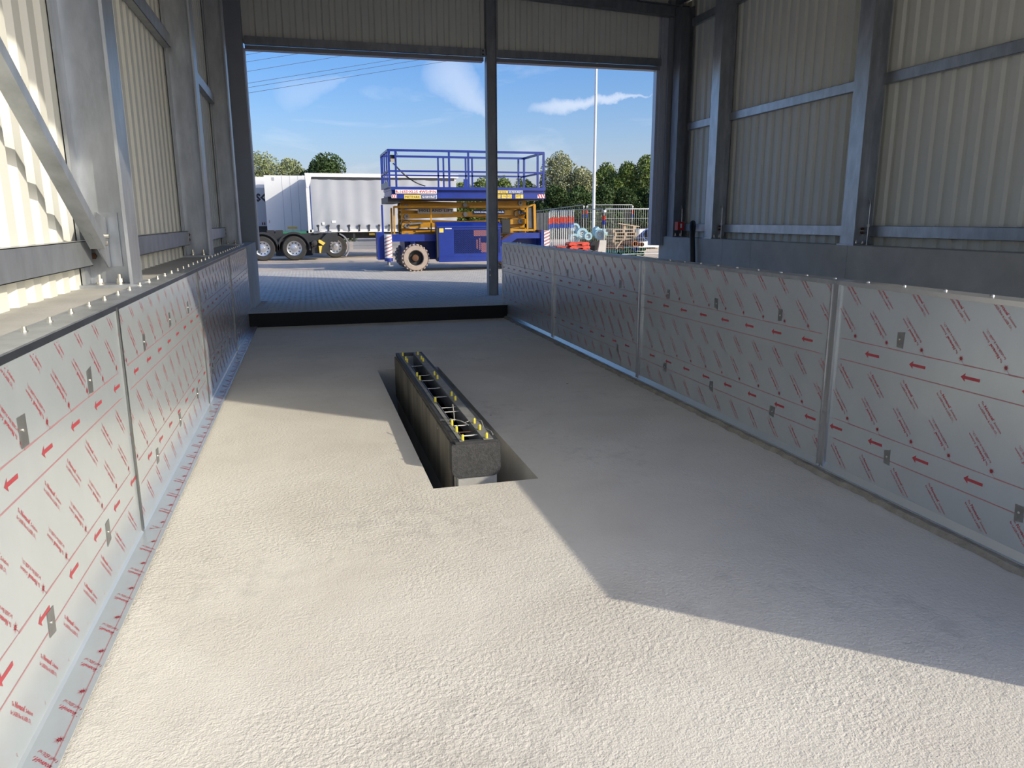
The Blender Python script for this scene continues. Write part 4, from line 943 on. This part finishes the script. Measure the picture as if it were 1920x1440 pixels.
# stacked fence panels seen end on
def stacked_panel(px, ytop, k):
    p = at(px, ytop, 30.3); t = empty('stacked_fence', (p.x, 30.3, .02), '%s banded fence panel from the lift in the upright stack' % ('first','second','third','fourth','fifth','sixth','seventh','eighth','ninth','tenth','eleventh','twelfth','thirteenth')[k], 'fence', 'stack of upright fence panels')
    h = p.z; ln = 3.3; dxk = .36*ln/30.3*10.6*.0
    xb_ = p.x+ln*(p.x/30.3)*1.0; P = lambda u, v: Vector((p.x+(xb_-p.x)*u, 30.3+ln*u, v))
    MB().tube([P(0, .02), P(0, h-.06), P(.02, h), P(.98, h), P(1, h-.06), P(1, .02)], .021, 8).build('frame', 'fence', t, smooth=True)
    MB().tube([P(0, .12), P(1, .12)], .015, 6).build('lower_rail', 'fence', t)
    for i in range(1, 10): MB().bar(P(i/10, .12), P(i/10, h), .008).build('wire', 'fence_dull', t)
    MB().cyl(P(0, h-.52), P(0, h-.27), .03, 10).build('red_band', 'red_paint', t); MB().cyl(P(0, h-.72), P(0, h-.52), .03, 10).build('blue_band', 'blue_band', t)
for k, (px, yt) in enumerate(((1030,397),(1033,396),(1036.5,394.5),(1040,395),(1043.5,394.5),(1047,396),(1051.5,394),(1055,394.5),(1058.5,394),(1062.7,395),(1067,393.5),(1071,394.5),(1075,394))): stacked_panel(px, yt, k)
# ------------------------------------------------------------------ red barrier stacks
def barrier(x0, x1, Y, z, label, notch=True):
    h = .135; P = [(x0,z),(x0+.1,z),(x0+.13,z+.03),(x0+.22,z)]+([((x0+x1)/2-.13,z),((x0+x1)/2-.1,z+.05),((x0+x1)/2+.1,z+.05),((x0+x1)/2+.13,z)] if notch else [])+[(x1-.2,z),(x1-.12,z+.03),(x1-.04,z),(x1,z+.06),(x1-.06,z+h),(x0+.07,z+h),(x0-.02,z+.07)]
    t = empty('barrier_board', ((x0+x1)/2, Y, z), label, 'barrier', 'red plastic barrier boards')
    MB().prism(P, 'y', Y, Y+.55).build('board', 'red_plastic', t)
    MB().box((x0+x1)/2-.16, (x0+x1)/2+.16, Y-.004, Y, z+.09, z+.105).build('slot', 'black', t)
x0, x1, z0, z1 = RC(1068, 450, 1107, 471, 29.5)
for i, l in enumerate(('lowest', 'second', 'third', 'fourth', 'topmost')): barrier(x0+(i % 2)*.04, x1-(i % 3)*.03, 29.5, .02+i*.148, 'red plastic barrier board, %s of the larger stack before the fence' % l)
x0, x1, z0, z1 = RC(1043, 454, 1064, 466, 29.6)
for i, l in enumerate(('lowest', 'second', 'third', 'topmost')): barrier(x0, x1-(i % 2)*.05, 29.6, .02+i*.148, 'red plastic barrier board, %s of the smaller stack beside the fence panels' % l, False)
# ------------------------------------------------------------------ pale blue rings
def ring(px, py, rp, Y, label, z=None):
    c = at(px, py, Y); r = rp*Y/FPX*1.04
    t = empty('plastic_shaft_ring', (c.x, Y, c.z-r), label, 'shaft ring', 'pale blue plastic shaft parts')
    MB().pipe((c.x, Y, c.z), (c.x+.15, Y+.7, c.z), r, r*.82, 24).build('shell', 'paleblue', t, smooth=True)
    MB().pipe((c.x, Y-.03, c.z), (c.x+.01, Y+.05, c.z), r*1.06, r*.62, 24).build('rim', 'paleblue', t, smooth=True)
    MB().lathe([(r*.62,.05),(r*.4,.09),(r*.22,.03),(r*.12,.03)], c, (0,1,0), 20).build('inner_dish', 'white', t, smooth=True)
ring(1092, 438, 10, 34.6, 'largest pale blue plastic ring with a white inner dish, left of the lamp post')
ring(1078.5, 427, 8, 35.4, 'pale blue plastic ring at the top left of the pile'); ring(1077, 447, 8.5, 34.2, 'pale blue plastic ring at the bottom left of the pile')
ring(1103, 443, 7, 33.6, 'pale blue plastic ring partly behind the lamp post'); ring(1124, 440, 9, 34.0, 'pale blue plastic ring just right of the lamp post')
for (px, py, s, l) in ((1126, 431, .32, 'angular pale blue plastic piece on top of the pile right of the lamp post'), (1143, 440, .3, 'blue plastic sheet piece beside the banded fence post')):
    c = at(px, py, 34.85 if px < 1130 else 35.0); tag(MB().prism([(c.x-s*.9,c.z-s*.6),(c.x+s,c.z-s*.5),(c.x+s*1.3,c.z+s*.1),(c.x+s*.5,c.z+s*.2),(c.x,c.z+s*.15),(c.x-s*.4,c.z+s*.5),(c.x-s*.8,c.z+s*.2)], 'y', c.y, c.y+.4).build('plastic_piece', 'paleblue'), l, 'plastic piece')
# ------------------------------------------------------------------ pallets, boards, box
x0, x1, z0, z1 = RC(1151, 430, 1192, 449, 33.0)
zz = gz((x0+x1)/2, 33.3); lv = ('lowest', 'second', 'third', 'fourth', 'fifth', 'sixth', 'topmost'); k = 0; hp_ = (z1-zz)/7
while k < 7:
    z = zz+k*hp_; o = (k % 3)*.05-.05
    t = empty('pallet', ((x0+x1)/2, 33.4, z), 'wooden pallet, %s in the stack behind the pipes' % lv[k], 'pallet', 'stacked wooden pallets')
    for j in range(5): yy = 33+j*.19; MB().box(x0+o, x1+o, yy, yy+.11, z+hp_*.80, z+hp_*.99).build('deck_board', 'wood', t)
    for u in (0, .45, .9):
        xx = x0+o+(x1-x0)*u; MB().box(xx, xx+(x1-x0)*.1, 33, 33.87, z+hp_*.15, z+hp_*.8).build('bearer', 'wood', t)
    MB().box(x0+o, x1+o, 33, 33.1, z, z+hp_*.15).build('bottom_board', 'wood', t); k += 1
a, b = at(1159, 419, 33.0), at(1202, 425, 33.0)
tag(MB().bar((a.x, 33.3, a.z), (b.x, 33.5, b.z), .5, .04).build('plank', 'wood'), 'wide weathered board lying askew on top of the pallet stack', 'board')
for px in (1170, 1188): c = at(px, 424, 33.3); tag(MB().box(c.x-.07, c.x+.07, 33.2, 33.5, z1, a.lerp(b, (px-1159)/43).z-.02).build('timber_block', 'wood'), 'timber block under the %s end of the askew board' % ('left' if px < 1180 else 'right'), 'block')
x0, x1, z0, z1 = RC(1199, 430, 1226, 444, 34.2); t = empty('storage_box', ((x0+x1)/2, 34.6, .3), 'pale storage box with ribbed grey side behind the blue pipe', 'box')
MB().box(x0, x1+.4, 34.2, 35.2, .3, z1).build('body', 'white', t); rx = at(1192.5, 436, 34.2).x
for i in range(5): u = rx+(x0-rx)*i/5; MB().box(u, u+(x0-rx)/5*.6, 34.15, 34.3, .3, z1-.02).build('side_rib', 'galv_dark', t)
MB().box(rx, x0, 34.3, 35.2, .3, z1-.02).build('side_wall', 'galv_dark', t)
# ------------------------------------------------------------------ pipes
def pp(px, py, rp, m, label, ln=1.3, Y=31.15, rim=None, dirx=.0):
    c = at(px, py, Y); r = rp*Y/FPX; t = empty('plastic_pipe', (c.x, Y, c.z-r), label, 'pipe', 'stacked plastic pipes')
    e = Vector((c.x+dirx, Y+ln, c.z)); MB().pipe(c, e, r, r*.86, 20).build('barrel', m, t, smooth=True)
    MB().pipe(c, c.lerp(e, .1/ln), r*1.12, r*.86, 20).build('socket', rim or m, t, smooth=True)
pp(1191.7, 457, 4.7, 'pipe_brown', 'large brown pipe with bright orange mouth on top of the pipe pile', 1.6, rim='pipe_orange')
pp(1204, 458.5, 4.0, 'pipe_brown', 'dull brown pipe beside the orange mouthed one', 1.6)
pp(1180, 466, 3.4, 'pipe_green', 'green pipe left of the blue one in the middle row', 1.6); pp(1168, 464, 2.4, 'pipe_brown', 'thin brown pipe at the left of the middle row', 1.8)
pp(1193, 467, 4.2, 'pipe_blue', 'dark blue pipe in the middle row', 1.5); pp(1201.8, 467.5, 3.2, 'pipe_green', 'green pipe right of the dark blue one', 1.5); pp(1208.5, 467.5, 2.8, 'pipe_green', 'rightmost green pipe of the middle row', 1.5)
pp(1160, 474, 3.4, 'pipe_green', 'leftmost green pipe of the bottom row', 1.8); pp(1175, 474, 3.6, 'pipe_green', 'second green pipe of the bottom row', 1.6); pp(1185, 473, 2.6, 'pipe_green', 'third and thinnest green pipe of the bottom row', 1.6)
pp(1192, 476, 3.8, 'pipe_green', 'fourth green pipe of the bottom row', 1.6); pp(1205, 476, 3.8, 'pipe_green', 'rightmost green pipe of the bottom row', 1.6)
pp(1176, 460, 3.2, 'pipe_green', 'long green pipe lying behind the thin brown one', 1.5, 32.85)
a, b = at(1216, 440, 31.6), at(1196, 449, 33.2)
t = empty('blue_cone', (b.x, 33.2, b.z-.2), 'large blue funnel pipe with open mouth lying on the pile', 'funnel'); MB().lathe([(.12,0),(.13,.02),(.26,(a-b).length*.8),(.28,(a-b).length),(.24,(a-b).length),(.1,.05)], b, (a-b), 20).build('shell', 'pipe_blue', t, smooth=True)
c = at(1171, 458, 30.1); tag(MB().bar(at(1155, 466, 31.08), at(1166, 451, 31.12), .07, .05).build('timber', 'wood'), 'pale timber leaning across the green pipes', 'timber')
t = tag(MB().prism([(at(1119, 474, 30).x, .02), (at(1135, 474, 30).x, .02), (at(1137, 451, 30).x, at(1130, 450.5, 30).z), (at(1125, 451, 30).x, at(1130, 450.5, 30).z)], 'y', 30.0, 30.1).build('concrete_slab', 'concrete'), 'grey slab leaning beside the banded fence post', 'slab')
c = at(1115.5, 461, 30.4); tag(MB().lathe([(0,0),(.2,0),(.205,.06),(.19,.3),(.0,.3)], (c.x, 30.4, c.z), (0,1,0), 20).build('black_drum', 'black', smooth=True), 'black round drum beside the red barriers', 'drum')
tag(MB().box(c.x-.22, c.x+.22, 30.3, 30.9, .02, c.z-.21).build('crate', 'wood'), 'low wooden crate under the black drum', 'crate')
# ------------------------------------------------------------------ trees
def tree(name, label, cx, Y, zt, rx, leaf, n, ls, zb=.3, seed=1, blossom=0, group='trees and bushes behind the yard', blobs=14, ry=None):
    rr = random.Random(seed); ry = ry or rx*.7; t = empty(name, (cx, Y, 0), label, 'tree' if 'tree' in name else 'bush', group)
    B = []
    for i in range(blobs):
        v = (i+.5)/blobs; a = rr.uniform(0, 6.283); w = math.sin(math.pi*min(1, .28+.72*v))**.7; q = rr.uniform(.25, .85)
        B.append((cx+rx*w*q*math.cos(a), Y+ry*w*q*math.sin(a), zb+(zt-zb)*(.12+.76*v), rr.uniform(.30, .46)*rx, rr.uniform(.10, .17)*(zt-zb)+.15))
    B.append((cx, Y, zt-.15*(zt-zb), rx*.35, .15*(zt-zb)))
    def leaves(cnt, size):
        V = []; Fc = []
        for _ in range(cnt):
            b = B[rr.randrange(len(B))]
            while True:
                d = Vector((rr.uniform(-1, 1), rr.uniform(-1, 1), rr.uniform(-1, 1)))
                if .02 < d.length <= 1: break
            d = d.normalized()*(d.length**.45)
            p = Vector((b[0]+d.x*b[3], b[1]+d.y*b[3], b[2]+d.z*b[4]))
            s = size*rr.uniform(.6, 1.3); u = Vector((rr.gauss(0, 1), rr.gauss(0, 1), rr.gauss(0, 1))).normalized(); w = u.cross(Vector((rr.gauss(0, 1), rr.gauss(0, 1), rr.gauss(0, 1)))).normalized()
            k = len(V); V += [p-u*s, p+w*s*.55, p+u*s, p-w*s*.55]; Fc.append((k, k+1, k+2, k+3))
        return V, Fc
    MB().add(*leaves(int(n*2.1), ls*.66)).build('foliage', leaf, t, fix=False)
    if blossom: MB().add(*leaves(int(blossom*2), ls*.45)).build('blossom', 'blossom', t, fix=False)
    mb = MB().cyl((cx, Y, -.1), (cx, Y, zt*.6), .12, 8, .06)
    for i in range(0, len(B), 2): b = B[i]; mb.cyl((cx, Y, min(b[2]*.6, zt*.5)), (b[0], b[1], b[2]), .05, 6, .02)
    mb.build('trunk', 'bark', t)
def T(px, py, Y): p = at(px, py, Y); return p.x, p.z
x, z = T(484, 288, 52); tree('feathery_tree', 'pale feathery tree at the left jamb behind the trailers', x, 52, z, 2.6, 'leaf_pale', 7000, .11, seed=2, blobs=18)
x, z = T(541, 296, 52); tree('feathery_tree', 'pale feathery tree between the left jamb tree and the dark oak', x, 52.5, z, 1.9, 'leaf_pale', 5500, .11, seed=3, blobs=18)
x, z = T(606, 295, 50); tree('oak_tree', 'dense dark green tree above the curtain trailer', x, 50, z, 2.75, 'leaf_dark', 13000, .13, seed=4, blobs=20)
x, z = T(1048, 291, 48); tree('hawthorn_tree', 'tall blossoming hawthorn beside the right end of the lift', x, 48, z, 2.1, 'leaf_haw', 7000, .11, seed=5, blossom=2600, blobs=22)
x, z = T(1090, 318, 47); tree('hawthorn_tree', 'lower blossoming hawthorn left of the lamp post', x, 47, z, 1.8, 'leaf_haw', 6000, .11, seed=6, blossom=1600, blobs=22)
x, z = T(1138, 311, 49); tree('green_tree', 'green tree directly right of the lamp post', x, 49, z, 2.0, 'leaf_mid', 7000, .13, seed=7, blossom=250, blobs=22)
x, z = T(1178, 305, 47.5); tree('green_tree', 'green tree between the lamp post and the right jamb', x, 47.5, z, 1.7, 'leaf_mid', 6500, .13, seed=8, blossom=150, blobs=22)
x, z = T(1216, 291, 47); tree('green_tree', 'tallest green tree at the right jamb', x, 47, z, 1.7, 'leaf_mid', 7000, .12, seed=9, blossom=300, blobs=24)
x, z = T(1255, 300, 47); tree('green_tree', 'green tree half hidden by the right jamb', x, 47, z, 1.8, 'leaf_mid', 5000, .12, seed=19, blobs=22)
for i, (px, py, l) in enumerate(((870, 342, 'leftmost low green bush seen through the lift railing'), (905, 338, 'second low green bush seen through the lift railing'), (945, 335, 'green bush behind the gateway post seen over the lift deck'), (985, 337, 'green bush seen through the right end of the lift railing'))):
    x, z = T(px, py, 49); tree('green_bush', l, x, 49, z, 1.6, 'leaf_mid', 4000, .12, seed=20+i, blobs=16)
for i, (px, py, l) in enumerate(((1040, 350, 'dark lower bush behind the stacked fence panels'), (1085, 352, 'dark lower bush behind the lamp post'), (1130, 352, 'dark lower bush behind the rear fence panel'), (1175, 350, 'dark lower bush behind the pallet stack'), (1218, 350, 'dark lower bush beside the right jamb'))):
    x, z = T(px, py, 46); tree('dark_bush', l, x, 46, z, 1.5, 'leaf_dark', 5000, .13, seed=30+i, blobs=16, zb=.1)
for i, l in enumerate(('far hedge seen under the trailers at the left', 'far hedge behind the curtain trailer', 'far hedge behind the scissor lift', 'far hedge behind the fenced storage area', 'far hedge beyond the right side of the yard')):
    tree('hedge_bush', l, -12+i*11, 62, 3.0, 6.2, 'leaf_mid', 5000, .22, seed=40+i, blobs=22, zb=0)
c = at(491, 437, 45); tree('green_bush', 'small bright bush seen under the lettered box trailer', c.x, 45, 1.7, .7, 'leaf_mid', 1500, .09, seed=50, blossom=200)
# ------------------------------------------------------------------ overhead cables
cb_ = (((462,102.7),(502.5,95.4)),((463,116),(573,98.5)),((464,134),(654.6,102.7)),((466,156),(761,108)),((467,164),(802.5,109.6)),((468,174),(838,114.6)))
for i, (a, b) in enumerate(cb_):
    A, Bb = at(*a, 90), at(*b, 98); d = (Bb-A).normalized(); A2, B2 = A-d*25, A+d*70
    tag(MB().tube([A2+(B2-A2)*(k/10) for k in range(11)], .022, 5).build('power_line', 'cable'), 'overhead power line, %s of six across the sky at the upper left' % ('highest', 'second', 'third', 'fourth', 'fifth', 'lowest')[i], 'power line', 'overhead power lines')
